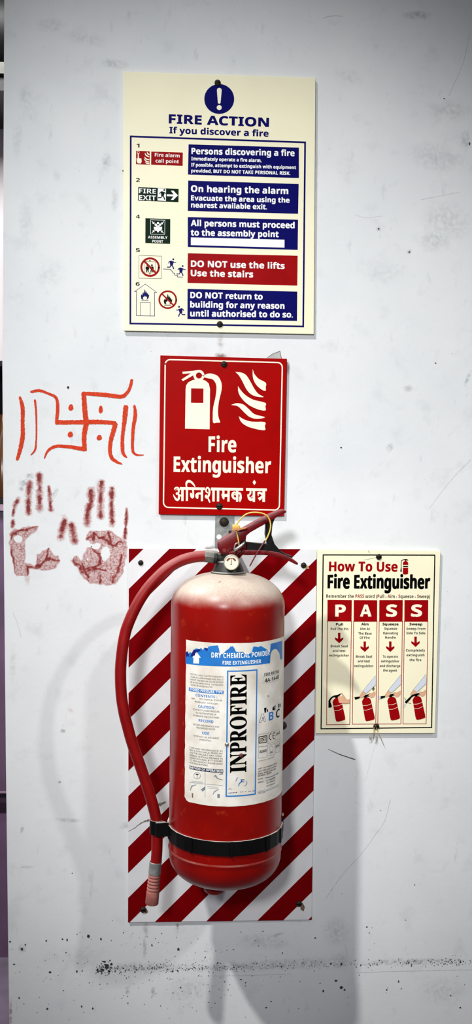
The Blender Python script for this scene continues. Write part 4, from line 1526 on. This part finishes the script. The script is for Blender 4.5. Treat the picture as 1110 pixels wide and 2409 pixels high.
def cyl_material():
    M = bpy.data.materials.new('red_cylinder_paint')
    M.use_nodes = True
    N, L = M.node_tree.nodes, M.node_tree.links
    p = N['Principled BSDF']
    p.inputs['Roughness'].default_value = 0.30
    p.inputs['Specular IOR Level'].default_value = 0.3
    tc = N.new('ShaderNodeTexCoord')
    ge = N.new('ShaderNodeNewGeometry')
    sn = N.new('ShaderNodeSeparateXYZ')
    L.new(ge.outputs['Normal'], sn.inputs[0])

    def noi(scale, detail):
        n = N.new('ShaderNodeTexNoise')
        n.inputs['Scale'].default_value = scale
        n.inputs['Detail'].default_value = detail
        L.new(tc.outputs['Object'], n.inputs['Vector'])
        return n.outputs['Fac']

    def rng(s, a, b, c=0.0, d=1.0, smooth=True):
        r = N.new('ShaderNodeMapRange')
        if smooth:
            r.interpolation_type = 'SMOOTHSTEP'
        r.inputs[1].default_value, r.inputs[2].default_value, r.inputs[3].default_value, r.inputs[4].default_value = a, b, c, d
        L.new(s, r.inputs[0])
        return r.outputs[0]

    def mth(op, a, b):
        m_ = N.new('ShaderNodeMath')
        m_.operation = op
        for i, v in enumerate((a, b)):
            if isinstance(v, (int, float)):
                m_.inputs[i].default_value = v
            else:
                L.new(v, m_.inputs[i])
        return m_.outputs[0]

    def mix(f, a, b):
        x = N.new('ShaderNodeMix')
        x.data_type = 'RGBA'
        L.new(f, x.inputs[0])
        for i, v in ((6, a), (7, b)):
            if isinstance(v, tuple):
                x.inputs[i].default_value = v
            else:
                L.new(v, x.inputs[i])
        return x.outputs[2]

    base = mix(rng(noi(14, 5), 0.4, 0.7), rgb(136, 8, 2), rgb(122, 6, 2))
    wear = mth('MULTIPLY', rng(noi(70, 8), 0.62, 0.75), 0.35)
    base = mix(wear, base, rgb(178, 62, 24))
    # dust that settled on the upward faces, broken by finger wipes
    n1 = mth('MULTIPLY', mth('SUBTRACT', noi(26, 6), 0.5), 0.55)
    up = rng(mth('ADD', sn.outputs['Z'], n1), 0.08, 0.85)
    wipe = rng(noi(38, 3), 0.69, 0.73, 1.0, 0.35)
    top_ = mth('MULTIPLY', mth('MULTIPLY', up, wipe), 0.95)
    d = top_
    fine = rng(noi(420, 3), 0.3, 0.7, 0.8, 1.0)
    d = mth('MULTIPLY', d, fine)
    base = mix(d, base, rgb(192, 182, 168))
    L.new(base, p.inputs['Base Color'])
    L.new(rng(d, 0.0, 0.8, 0.28, 0.40, False), p.inputs['Roughness'])
    return M


CYL = cyl_material()
zt, zb_ = hz(1420), hz(2000)
prof = [(0.0, zb_ - 0.046)]
for i in range(1, 13):
    a = math.pi / 2 * i / 12
    prof.append((RAD * math.sin(a) ** 0.76, zb_ - 0.046 * math.cos(a) ** 0.86))
prof += [(RAD, zb_ + 0.004), (RAD + 0.0010, zb_ + 0.006), (RAD + 0.0011, zb_ + 0.0075), (RAD, zb_ + 0.0095), (RAD, zb_ + 0.0098), (RAD, zb_ + 0.0115)]
for i in range(1, 12):
    prof.append((RAD, zb_ + 0.0115 + (zt - zb_ - 0.0115) * i / 11))
for i in range(1, 13):
    a = math.pi / 2 * i / 12
    r = RAD * math.cos(a) ** 0.80
    prof.append((max(r, 0.018) if i < 12 else 0.018, zt + 0.047 * math.sin(a) ** 1.05))
obj('cylinder', lathe_bm(prof, ORG, AX, E1, 96), CYL, X, smooth=True, angle=50)
bc = ORG + AX * (zb_ - 0.0425) + E1 * -0.0155 - E2 * 0.02
obj('drain_boss', lathe_bm([(0.0175, 0.004), (0.0172, -0.004), (0.0155, -0.010), (0.010, -0.014), (0, -0.0155)], bc, AX, E1, 28), CYL, X, smooth=True)

# ---- label wrapped on the cylinder
U0 = (CAM - ORG)
OC = Vector((U0.dot(E1), U0.dot(E2), U0.dot(AX)))


def lab2d(px, py):
    v = ray(px, py)
    d = Vector((v.dot(E1), v.dot(E2), v.dot(AX)))
    a = d.x ** 2 + d.y ** 2
    b = 2 * (OC.x * d.x + OC.y * d.y)
    cc = OC.x ** 2 + OC.y ** 2 - RAD ** 2
    disc = b * b - 4 * a * cc
    if disc < 0:
        t = -b / (2 * a)
    else:
        t = (-b - math.sqrt(disc)) / (2 * a)
    h = OC + d * t
    return Vector((RAD * math.atan2(h.x, -h.y), h.z))


def lab3d(u, v, l):
    r = RAD + 0.00035 + 0.00010 * l
    th = u / RAD
    return ORG + E1 * (r * math.sin(th)) - E2 * (r * math.cos(th)) + AX * v


SL = Sheet(lab2d, lab3d, True)
F1, F2 = (4.27, 420, 1490), (4.27, 420, 1700)
tl, tm, bl_ = lab2d(437, 1508), lab2d(534, 1514), lab2d(443, 1885)
ztop, zbot = lab2d(534, 1513).y, lab2d(520, 1897).y
uL, uR = lab2d(436, 1700).x, lab2d(666.5, 1700).x
lp = SL.part('paper_label', X)
pts = []
n = 46
for i in range(n + 1):
    t = i / n
    pts.append((uL + (uR - uL) * t, ztop + 0.0004 * noise.noise(Vector((t * 22, 1.7, 0)))))
for i in range(1, 40):
    t = i / 40
    pts.append((uR + 0.0012 * noise.noise(Vector((t * 30, 4.4, 0))), ztop + (zbot - ztop) * t))
for i in range(n + 1):
    t = i / n
    cor = 0.006 * max(0, (t - 0.955) / 0.045) ** 2
    pts.append((uR + (uL - uR) * t, zbot + cor + 0.0004 * noise.noise(Vector((t * 20, 9.7, 0)))))
for i in range(1, 40):
    t = i / 40
    pts.append((uL + 0.0009 * noise.noise(Vector((t * 26, 7.4, 0))), zbot + 0.006 + (ztop - zbot - 0.006) * t))
V, F = fill([pts])
lp.geo.append((V, F, lp.mi(PAPER), 0))
lab = lp.done('worn white paper label with blue and black print')

# torn blue band
p = SL.part('blue_band', lab, *F1)
p.poly([(72, 195), (84, 178), (100, 205), (118, 188), (140, 200), (150, 165), (180, 150), (215, 158), (225, 142), (245, 168), (262, 138), (285, 170), (300, 132), (330, 125), (395, 120), (408, 160), (414, 205), (440, 208),
        (470, 178), (508, 150), (520, 132), (545, 128), (560, 150), (575, 182), (610, 190), (645, 182), (665, 205), (700, 208), (735, 190), (745, 140), (758, 130), (800, 138), (822, 125), (850, 140), (885, 162), (915, 190),
        (922, 105), (960, 95), (1000, 84), (1038, 72), (1038, 258), (1018, 264), (1010, 200), (985, 162), (965, 155), (940, 168), (922, 205), (916, 298), (820, 312), (700, 323), (600, 330), (490, 332), (380, 330), (250, 324), (150, 314), (72, 303)], BLUE)
for q in ([(74, 196), (95, 178), (110, 238), (92, 225), (80, 240)], [(150, 168), (214, 158), (222, 176), (195, 185), (160, 225), (120, 236), (132, 205)], [(222, 150), (240, 176), (232, 172)], [(262, 142), (296, 150), (288, 180), (270, 168)], [(640, 184), (662, 200), (655, 212)]):
    p.poly(q, DKBLUE, 1)
p.done('torn blue header band')
p = SL.part('header_print', lab, *F1, layer=2)
p.poly([(150, 300), (152, 242), (141, 242), (182, 185), (225, 244), (207, 244), (207, 303)], WHITE)
p.text('DRY CHEMICAL POWDER', (330, 246), (912, 212), 50, WHITE)
p.text('FIRE EXTINGUISHER', (442, 314), (826, 294), 37, WHITE)
p.done()
p = SL.part('blue_frame', lab, *F1, layer=1)
a, b, c, d = SL.to2d(420 + 484 / 4.27, 1490 + 370 / 4.27), SL.to2d(420 + 788 / 4.27, 1490 + 362 / 4.27), SL.to2d(420 + 776 / 4.27, 1700 + 715 / 4.27), SL.to2d(420 + 474 / 4.27, 1700 + 750 / 4.27)
zt_, zb2 = (a.y + b.y) / 2, (c.y + d.y) / 2
uu0, uu1 = (a.x + d.x) / 2, (b.x + c.x) / 2
wl = 0.0018
for x0, x1, y0, y1 in ((uu0, uu0 + wl, zb2, zt_), (uu1 - wl, uu1, zb2, zt_), (uu0, uu1, zt_ - wl, zt_), (uu0, uu1, zb2, zb2 + wl)):
    p.geo.append(([(x0, y0), (x1, y0), (x1, y1), (x0, y1)], [(0, 1, 2, 3)], p.mi(BLUE), 1))
p.done()
p = SL.part('maker_name', lab, layer=1)
p.text('INPROFIRE', (578.5, 1815.5), (579.5, 1586), 37, BLACK, style='serif', vertical=True, fat=0.035)
p.done('large vertical black serif lettering')
p = SL.part('small_print', lab, *F1, layer=1)
for i, (s_, xr) in enumerate((('MONTHLY CHECK THAT EXTINGUISHER IS', 450), ('CHARGED, UNDAMAGED AND SEAL IS', 450), ('INTACT. THE PRESSURE GAUGE SHOULD', 450), ('BE IN THE GREEN ZONE. THE NOZZLE', 448), ('SHOULD BE UNOBSTRUCTED.', 345))):
    y = 420 + 27 * i
    p.text(s_, (122, y), (xr, y + 20 * (xr - 122) / 330), 15, LABTXT, 'plain')
for s_, x0, y0, x1, y1 in (('MAP', 130, 661, 163, 663), ('DRY CHEMICAL POWDER', 212, 668, 440, 680), ('PROPELLENT : NITROGEN', 165, 697, 397, 710), ('CONTENTS UNDER PRESSURE.', 145, 772, 415, 790), ('DO NOT PUNCTURE OR', 175, 806, 380, 820),
                       ('INCINERATE THE CONTAINER.', 148, 834, 410, 850)):
    p.text(s_, (x0, y0), (x1, y1), 16, LABTXT, 'plain')
p.frame(*F2)
for s_, x0, y0, x1, y1 in (('RECORD MAINTENANCE AND', 148, 30, 408, 42), ('RECHARGED DATES', 182, 60, 368, 70), ('AFTER ANY USE, RECHARGE', 150, 142, 405, 160), ('IMMEDIATELY.', 210, 180, 333, 187)):
    p.text(s_, (x0, y0), (x1, y1), 16, LABTXT, 'plain')
for i, (s_, xr) in enumerate((('CARE AND MAINTENANCE: AS', 442), ('PER IS 2190 CHECK PRESSURE', 442), ('ON THE GAUGE EVERY WEEK.', 442), ('NEEDLE SHOULD REMAIN IN', 442), ('GREEN REGION. IF IT COMES', 442), ('TO RED REGION, PLEASE SEND', 442), ('FOR RECHARGING.', 298))):
    y = 262 + 25.5 * i
    p.text(s_, (112, y), (xr, y + 24 * (xr - 112) / 330), 16, LABTXT, 'plain')
p.done()
p = SL.part('blue_headings', lab, *F1, layer=1)
p.text('CONTENTS :', (172, 634), (388, 648), 25, BLUE).text('CAUTION', (198, 747), (357, 758), 27, BLUE).text('RECORD', (203, 889), (350, 898), 27, BLUE)
p.frame(*F2).text('USE', (238, 117), (308, 122), 27, BLUE)
p.done()


def lab_bar(name, fr, y0l, y0r, y1l, y1r, x0, x1, mt, txt_, tx0, tx1, cap, tm_):
    s_, ox, oy = fr
    a = lab2d(ox + x0 / s_, oy + y0l / s_)
    b = lab2d(ox + x1 / s_, oy + y0r / s_)
    c = lab2d(ox + x0 / s_, oy + y1l / s_)
    d = lab2d(ox + x1 / s_, oy + y1r / s_)
    q = SL.part(name, lab, *fr, layer=1)
    zt2, zb3 = (a.y + b.y) / 2, (c.y + d.y) / 2
    q.geo.append(([(a.x, zb3), (b.x, zb3), (b.x, zt2), (a.x, zt2)], [(0, 1, 2, 3)], q.mi(mt), 1))
    q.text(txt_, (tx0, y1l - 6), (tx1, y1r - 6), cap, tm_, l=1)
    q.done()


lab_bar('stored_pressure_bar', F1, 545, 570, 580, 606, 105, 452, BLUE, 'STORED PRESSURE TYPE', 115, 442, 26, WHITE)
lab_bar('operation_bar', F2, 437, 463, 470, 497, 112, 448, mat('label_navy', rgb(18, 26, 62), 0.5), 'METHOD OF OPERATION', 118, 442, 22, WHITE)
p = SL.part('operation_diagram', lab, *F2, layer=1)
p.stroke([(268, 490), (268, 620), (268, 750)], 3.5, LABGREY).stroke([(112, 600), (268, 616), (445, 631)], 3.5, LABGREY)
p.ring((187, 532), 33, 5, LABGREY).stroke([(187, 520), (187, 555)], 5, LABTXT, smooth=False).poly([(172, 512), (202, 514), (200, 526), (174, 524)], LABTXT)
p.stroke([(360, 545), (372, 532), (392, 560), (445, 575)], [8, 14, 9, 5], LABGREY).stroke([(400, 520), (445, 512)], [4, 16], LABGREY, smooth=False)
p.stroke([(120, 680), (135, 640), (180, 622)], [8, 10, 5], LABGREY).poly([(225, 670), (265, 640), (268, 672), (240, 692)], LABGREY)
p.stroke([(345, 722), (365, 690), (405, 670)], [7, 9, 5], LABGREY).poly([(388, 715), (415, 718), (412, 760), (390, 752)], LABGREY)
for y in (585, 595, 640, 655):
    x0 = 132 if y < 600 else 285
    p.stroke([(x0, y), (x0 + 110, y + 9)], 2.5, LABGREY, smooth=False)
p.poly([(135, 705), (148, 708), (146, 755), (136, 750)], RUST, 1)
p.done()
p = SL.part('maker_logo', lab, *F2, layer=1)
p.stroke([(598, 548), (582, 565), (574, 590)], [4, 7, 4], BLUE).stroke([(682, 582), (684, 610), (662, 640)], [4, 7, 4], BLUE)
p.stroke([(600, 642), (610, 612), (630, 590), (634, 570)], [5, 10, 13, 9], BLUE).stroke([(622, 572), (662, 574)], 8, DKBLUE, smooth=False).stroke([(630, 592), (655, 594)], 7, DKBLUE, smooth=False)
p.stroke([(498, 672), (515, 662), (535, 674)], [3, 6, 3], LABGREY)
for x in (500, 514, 530, 545, 560, 575, 620, 640, 668, 700, 716, 740, 752):
    p.stroke([(x, 706 - (x - 500) * 0.09), (x + 10, 708 - (x - 500) * 0.09)], 8 if x < 600 else 6, DKBLUE, smooth=False)
p.done()
# right column, running round the side of the cylinder
p = SL.part('rating_print', lab, *F1, layer=1)
p.text('FIRE RATING', (860, 424), (1005, 398), 30, BLACK).text('4A-144B', (862, 490), (1003, 458), 38, BLACK)
p.stroke([(845, 430), (843, 500)], 2.5, LABGREY, smooth=False).stroke([(843, 500), (920, 492), (1010, 465)], 2.5, LABGREY)
p.stroke([(845, 432), (920, 424), (1010, 404)], 2, LABGREY)
p.text('20', (888, 641), (908, 637), 18, OLIVE)
p.done()
p = SL.part('class_letters', lab, *F1, layer=1)
p.text('B', (903, 876), (950, 866), 84, BLUE).text('C', (975, 852), (1012, 838), 84, BLACK)
p.stroke([(808, 896), (832, 810), (850, 806), (872, 880)], 4, LABTXT, smooth=False).stroke([(808, 896), (826, 893), (832, 874), (850, 870), (858, 886), (872, 880)], 4, LABTXT, smooth=False)
p.poly([(838, 840), (852, 838), (854, 862), (840, 866)], LABGREY)
p.poly([(856, 750), (882, 744), (874, 795), (862, 800)], BLACK).poly([(884, 770), (896, 756), (896, 786), (886, 790)], BLACK)
p.poly([(940, 748), (956, 728), (958, 768), (940, 775)], BLACK).poly([(960, 728), (972, 718), (968, 770), (958, 774)], LABTXT)
p.poly([(998, 712), (1006, 700), (1008, 744), (998, 750)], BLACK).poly([(1010, 712), (1020, 700), (1020, 740), (1012, 742)], BLACK)
p.done()
p = SL.part('certification_marks', lab, *F2, layer=1)


def rbox(x0, y0, x1, y1, dl, wd, mt):
    p.stroke([(x0, y0), (x1, y0 - dl)], wd, mt, smooth=False).stroke([(x1, y0 - dl), (x1, y1 - dl)], wd, mt, smooth=False)
    p.stroke([(x1, y1 - dl), (x0, y1)], wd, mt, smooth=False).stroke([(x0, y1), (x0, y0)], wd, mt, smooth=False)


rbox(800, 118, 888, 242, 12, 3, LABGREY)
rbox(806, 142, 882, 206, 12, 8, BLACK)
p.text('ISI', (818, 190), (872, 180), 36, BLACK)
rbox(896, 102, 964, 210, 20, 3, LABGREY)
p.ring((925, 142), 16, 8, BLACK, a0=80, a1=290, ry=30).ring((958, 130), 15, 8, BLACK, a0=80, a1=290, ry=30).stroke([(944, 132), (960, 128)], 6, BLACK, smooth=False)
rbox(972, 78, 1014, 178, 14, 3, LABGREY)
p.text('ISO', (976, 130), (1014, 112), 26, BLACK)
rbox(800, 246, 886, 358, 14, 3, LABGREY)
p.text('ASME', (808, 306), (882, 294), 28, BLACK)
rbox(894, 226, 962, 336, 18, 3, LABGREY)
p.ring((928, 262), 18, 4, LABGREY, ry=28).poly([(912, 300), (944, 288), (950, 298), (910, 312)], LABGREY)
rbox(970, 200, 1014, 304, 14, 3, LABGREY)
p.text('KSC', (974, 250), (1012, 234), 24, BLACK)
p.done()
p = SL.part('address_print', lab, *F2, layer=1)
for s_, x0, y0, x1, y1, c_ in (('DEVELOPED & MARKETED BY', 803, 388, 960, 350, 10), ('UNIT 115, PREMIER CENTER', 796, 468, 985, 415, 15), ('OPP. DON BOSCO SCHOOL', 796, 496, 982, 440, 15), ('KIROL ROAD, KURLA (W)', 796, 522, 972, 468, 15),
                               ('MUMBAI - 400 070', 796, 545, 930, 505, 15), ('E-mail :', 796, 578, 850, 562, 15), ('MOBILE :', 796, 610, 860, 592, 15), ('+91 9820888', 872, 590, 968, 558, 14), ('+91 9594332', 878, 614, 968, 582, 14), ('+91 9322227', 878, 644, 968, 612, 14),
                               ('MADE IN INDIA', 796, 718, 868, 702, 9)):
    p.text(s_, (x0, y0), (x1, y1), c_, LABTXT, 'bold' if c_ > 10 else 'plain')
p.stroke([(865, 556), (930, 540), (1000, 505)], 9, LABGREY).stroke([(796, 690), (900, 665), (1010, 615)], 3, LABGREY).stroke([(796, 702), (900, 678), (1005, 632)], 5, LABGREY)
p.done()
# chips in the label
for x, y, r, mt in ((533.5, 1751, 5, SILVER), (567, 1777, 5, mat('paint_chip', rgb(96, 40, 30), 0.6, var=0.5, vscale=500))):
    u = lab2d(x, y)
    pc = lab3d(u.x, u.y, 2)
    th = u.x / RAD
    nrm = E1 * math.sin(th) - E2 * math.cos(th)
    R = r * PXM * 0.95
    obj('label_chip', lathe_bm([(0, -0.0005), (R, -0.0005), (R * 0.9, 0.0008), (R * 0.5, 0.0016), (0, 0.0018)], pc, nrm, AX, 14), mt, X, smooth=True)
u = lab2d(667, 1711)
th = u.x / RAD + 0.12
pc = ORG + (E1 * math.sin(th) - E2 * math.cos(th)) * (RAD + 0.001) + AX * u.y
obj('paint_blister', lathe_bm([(0.0065, -0.002), (0.0062, 0.001), (0.0045, 0.004), (0.002, 0.0055), (0, 0.006)], pc, E1 * math.sin(th) - E2 * math.cos(th), AX, 14), SCREW, X, smooth=True)

# ---- valve
zc = zt + 0.044
nk = lathe_bm([(0.0255, zc - 0.001), (0.0258, zc + 0.003), (0.0235, zc + 0.0045), (0.0205, zc + 0.012), (0.0175, zc + 0.018), (0.0135, zc + 0.020), (0.0135, zc + 0.030), (0.0, zc + 0.030)], ORG, AX, E1, 40)
obj('neck_collar', nk, COLLAR, X, smooth=True, angle=30)
Q6 = (3.7, 460, 1180)


def pz6(pts, d):
    return pxz(pts, d, *Q6)


obj('valve_body', prism_bm(pz6([(200, 420), (262, 448), (395, 450), (440, 420), (438, 345), (330, 330), (240, 370)], XD), -XD - 0.0125, -XD + 0.0125, 0.0025), HANDLE, X, smooth=True, angle=35)
# upper squeeze lever and lower carry handle
lev = obj('squeeze_lever', prism_bm(pz6([(185, 358), (196, 343), (330, 265), (415, 228), (520, 168), (640, 108), (700, 82), (752, 68), (778, 74), (783, 86), (768, 96), (700, 130), (640, 168), (540, 222), (470, 262), (436, 290), (430, 335), (350, 385), (262, 448),
                                     (238, 455), (205, 432), (188, 395)], XD), -XD - 0.0145, -XD + 0.0145, 0.0028, 3), HANDLE, X, smooth=True, angle=35)
hb = obj('carry_handle', prism_bm(pz6([(250, 428), (450, 414), (560, 418), (640, 424), (720, 438), (800, 470), (860, 508), (884, 528), (882, 543), (868, 543), (800, 508), (730, 480), (640, 462), (560, 458), (450, 460), (250, 452)], XD), -XD - 0.013, -XD + 0.013, 0.0022, 3), HANDLE, X, smooth=True, angle=35)
obj('black_bracket', prism_bm(pz6([(436, 352), (540, 362), (622, 370), (604, 285), (610, 182), (640, 160), (690, 128), (664, 195), (655, 285), (680, 362), (735, 428), (790, 458), (838, 474), (830, 482), (760, 462), (700, 440), (640, 430), (440, 416)], XD), -XD - 0.0105, -XD + 0.0105, 0.001, 1), BLACKMET, X, smooth=True, angle=35)
obj('lever_pivot', tube_bm([at(460 + 250 / 3.7, 1180 + 425 / 3.7, XD + 0.0175), at(460 + 250 / 3.7, 1180 + 425 / 3.7, XD - 0.017)], 0.0028, 14), HANDLE, X, smooth=True, angle=40)


def P6(x, y, d):
    return at(460 + x / 3.7, 1180 + y / 3.7, d)


# gauge
gc = at(544, 1323, XD + 0.033)
GR = 18.6 * PXM * (1 - (XD + 0.033) / 1.66)
ga = (Vector((-0.12, -1, 0.06))).normalized()
ge1 = (Vector((1, 0, 0)) - ga * ga.x).normalized()
gb = lathe_bm([(0.006, -0.030), (0.0065, -0.014), (GR * 0.95, -0.012), (GR, -0.010), (GR, 0.001), (GR * 0.97, 0.0025), (GR * 0.9, 0.0028), (GR * 0.86, 0.0016)], gc, ga, ge1, 40)
g = obj('pressure_gauge', gb, GAUGERIM, X, smooth=True, angle=35)
ge2 = ga.cross(ge1)
obj('gauge_face', lathe_bm([(GR * 0.87, 0.0016), (0, 0.0016)], gc, ga, ge1, 40), GAUGE, g)
gsh = Sheet(lambda x, y: Vector((x, y)), lambda u, v, l: gc + ge1 * u + Vector((0, 0, 1)) * v + ga * (0.0018 + 0.0002 * l))
q = gsh.part('gauge_scale', g)


def garc(r, a0, a1, wd, mt):
    n_ = 14
    P = [Vector((GR * r * math.cos(math.radians(a0 + (a1 - a0) * i / n_)), GR * r * math.sin(math.radians(a0 + (a1 - a0) * i / n_)))) for i in range(n_ + 1)]
    V, F = ribbon_geo(P, [GR * wd] * (n_ + 1))
    q.geo.append((V, F, q.mi(mt), 0))


garc(0.55, 20, 70, 0.2, mat('gauge_red', rgb(120, 24, 20), 0.5))
garc(0.55, 110, 160, 0.2, MATS['gauge_red'])
garc(0.55, 72, 108, 0.1, mat('gauge_grey', rgb(110, 112, 104), 0.5))
q.done()
q = gsh.part('needle', g, layer=2)
V = [(-0.04 * GR, -0.1 * GR), (0.04 * GR, -0.1 * GR), (0.03 * GR, 0.5 * GR), (-0.02 * GR, 0.5 * GR)]
q.geo.append((V, [(0, 1, 2, 3)], q.mi(BLACK), 0))
n_ = 16
q.geo.append(([(0.15 * GR * math.cos(6.283 * i / n_), -0.38 * GR + 0.22 * GR * math.sin(6.283 * i / n_)) for i in range(n_)], [tuple(range(n_))], q.mi(BROWN), 0))
q.done()

# safety pin, its ring and the yellow seal
rp = []
for i in range(25):
    a = 2 * math.pi * i / 24
    rp.append(P6(392 + 58 * math.cos(a) * 0.62 - 20 * math.sin(a), 400 + 62 * math.sin(a) - 22 * math.cos(a), XD + 0.021 + 0.004 * math.cos(a)))
obj('pin_ring', tube_bm(rp, 0.0009, 8, cap=False), BLACKMET, X, smooth=True)
obj('safety_pin', tube_bm([P6(338, 425, XD + 0.023), P6(350, 415, XD + 0.023), P6(400, 382, XD + 0.023), P6(434, 348, XD + 0.023)], [0.0015, 0.0022, 0.0022, 0.0016], 12), SILVER, X, smooth=True)
obj('pin_loop', tube_bm(catmull([P6(x, y, XD + 0.0235) for x, y in ((336, 425), (338, 390), (352, 365), (372, 362), (380, 378), (370, 405), (345, 428))], 5), 0.0009, 8), SILVER, X, smooth=True)
sd = XD + 0.020
obj('seal_tie', tube_bm(catmull([P6(x, y, sd + dz) for x, y, dz in ((352, 205, 0), (368, 182, 0), (402, 140, 0.001), (440, 110, 0.002), (485, 96, 0.003), (545, 96, 0.003), (600, 110, 0.002), (635, 142, 0.001), (653, 200, 0), (645, 258, 0), (622, 315, 0), (606, 342, 0))], 6), 0.0011, 10), YELLOW, X, smooth=True)
obj('seal_tail', tube_bm(catmull([P6(x, y, sd + dz) for x, y, dz in ((606, 340, 0), (588, 366, 0), (545, 430, 0.004), (505, 500, 0.004), (470, 565, 0.004))], 4), [0.0012] * 8 + [0.001] * 8 + [0.0007], 8), DKREDPL, X, smooth=True)
sealb = prism_bm(pz6([(318, 198), (382, 205), (386, 225), (376, 236), (345, 232), (325, 238), (320, 222)], sd), -sd - 0.004, -sd + 0.004, 0.0012)
obj('seal_lock', sealb, YELLOW, X, smooth=True, angle=40)
obj('seal_flag', prism_bm(pz6([(312, 240), (345, 230), (447, 224), (430, 236), (350, 250), (322, 254)], sd), -sd - 0.005, -sd + 0.003, 0.0004), mat('orange_tan_seal', rgb(186, 128, 72), 0.5), X)
obj('seal_tie', tube_bm(catmull([P6(x, y, sd) for x, y in ((352, 250), (362, 290), (374, 345), (378, 385))], 4), 0.0010, 8), YELLOW, X, smooth=True)

# hose outlet and hose
HD = XD
o1, o2, o3, o4 = at(519, 1313, HD), at(509, 1311, HD), at(482, 1308, HD), at(478, 1308, HD)
ax_ = (o3 - o2).normalized()
e_ = (Vector((0, 0, 1)) - ax_ * ax_.z).normalized()
L_ = (o3 - o2).length
obj('hose_nut', lathe_bm([(0.006, -0.010), (0.0085, -0.009), (0.0085, -0.004), (0.0068, -0.0035), (0.0068, -0.002), (0.0086, -0.001), (0.0092, 0.002), (0.0092, 0.004)], o2, ax_, e_, 24), COLLAR, X, smooth=True, angle=35)
obj('hose_ferrule', lathe_bm([(0.0088, 0.0), (0.0092, 0.001), (0.0092, L_ - 0.001), (0.0088, L_ + 0.0005), (0.0078, L_ + 0.0005)], o2, ax_, e_, 8), FITTING, X, smooth=True, angle=25)
HP = [(484, 1308.5, 0), (465, 1309.5, 0.001), (445, 1313, 0.002), (423, 1320.5, 0.003), (400, 1333.5, 0.004), (380, 1349, 0.005), (354, 1376, 0.006), (334, 1403, 0.007), (317, 1433, 0.008), (304, 1462, 0.009), (295, 1488, 0.009), (288, 1527, 0.01), (283.5, 1576, 0.01), (285, 1630, 0.009), (290.5, 1670, 0.009),
      (298, 1702, 0.008), (311, 1749, 0.006), (329, 1800, 0.004), (346, 1850, 0.003), (361, 1900, 0.002), (367.5, 1932, 0.001), (369.5, 1965, 0), (369, 2000, 0), (367, 2030, 0)]
hp = catmull([at(x, y, HD + dz) for x, y, dz in HP], 6)
obj('hose', tube_bm(hp, 0.0083, 20), HOSE, X, smooth=True, angle=60)
n0, n1 = at(366, 2027, HD), at(357, 2126, HD)
na = (n1 - n0).normalized()
ne = (Vector((1, 0, 0)) - na * na.x).normalized()
LN = (n1 - n0).length
f = LN / 99.0
obj('nozzle_ferrule', lathe_bm([(0.0082, 0), (0.0092, 0.0006), (0.0092, 28 * f), (0.0080, 29 * f)], n0, na, ne, 24), STEEL, X, smooth=True, angle=30)
pr = [(0.0078, 28 * f), (0.0086, 29 * f)]
for k in range(5):
    b_ = (30 + 7.6 * k) * f
    pr += [(0.0078 + 0.0001 * k, b_), (0.0090 + 0.0001 * k, b_ + 1.8 * f), (0.0092 + 0.0001 * k, b_ + 4.2 * f), (0.0079 + 0.0001 * k, b_ + 6.6 * f)]
pr += [(0.0090, 69 * f), (0.0096, 71 * f), (0.0099, LN - 0.001), (0.0092, LN), (0.0060, LN), (0.0055, LN - 0.012), (0, LN - 0.012)]
obj('nozzle', lathe_bm(pr, n0, na, ne, 28), NOZZLE, X, smooth=True, angle=40)

# strap round the cylinder with its hose clip
zs0, zs1 = hz(1963), hz(1931)
cx_, cy_ = ORG.x + AX.x * zs0, ORG.y + AX.y * zs0
SR_ = RAD + 0.0016
plan = []
NF = 30
for i in range(NF + 1):
    a = math.radians(-172 + 344 * i / NF)
    plan.append((cx_ + SR_ * math.sin(a), cy_ - SR_ * math.cos(a)))
ZW0, ZW1 = ORG.z + AX.z * zs0, ORG.z + AX.z * zs1
strap = obj('strap', strip_wall_bm(plan, ZW0, ZW1, 0.0022), BLACKPL, X)
for a in (-38, 2, 40, 66):                           # ribs across the strap
    t = math.radians(a)
    t2 = math.radians(a + 2.2)
    r_ = SR_ + 0.0016
    obj('strap_rib', strip_wall_bm([(cx_ + r_ * math.sin(t), cy_ - r_ * math.cos(t)), (cx_ + r_ * math.sin(t2), cy_ - r_ * math.cos(t2))], ZW0 - 0.001, ZW1 + 0.0008, 0.0012), BLACKPL, strap)
hc = at(369, 1960, HD)
lx = at(366, 1960, HD + 0.012).x
left = (cx_ - SR_ * 0.985, cy_ - SR_ * 0.17)
cl = [left, (hc.x + 0.010, hc.y - 0.0150), (hc.x + 0.000, hc.y - 0.0162), (hc.x - 0.0012, hc.y - 0.0150), (hc.x + 0.000, hc.y - 0.0138), (hc.x + 0.008, hc.y - 0.0128), (hc.x + 0.0125, hc.y - 0.0112), (hc.x + 0.010, hc.y - 0.0098)]
for i in range(13):
    a = math.radians(40 - 20 * i)
    cl.append((hc.x + 0.0102 * math.sin(a), hc.y - 0.0102 * math.cos(a)))
cl = [(v.x, v.y) for v in catmull([Vector((x, y, 0)) for x, y in cl], 3)]
obj('hose_clip', strip_wall_bm(cl, ZW0 + 0.0035, ZW1 + 0.0035, 0.0014), BLACKPL, X)
tb = (cx_ + SR_ * 1.0, cy_)
obj('strap_tab', strip_wall_bm([(cx_ + SR_ * 1.005, cy_ - 0.006), (cx_ + SR_ * 1.02, cy_ + 0.006)], ZW0 + 0.006, ZW1 + 0.009, 0.002), BLACKPL, X)

# hook of the wall bracket that carries the neck
hk = at(528, 1285, XD)
obj('hook_arm', box_bm(c0.x - 0.013, c0.x + 0.013, -XD + 0.012, -0.0026, hk.z - 0.004, hk.z - 0.001), STEEL, K)

bpy.data.objects.remove(_to)
bpy.data.curves.remove(_tc)
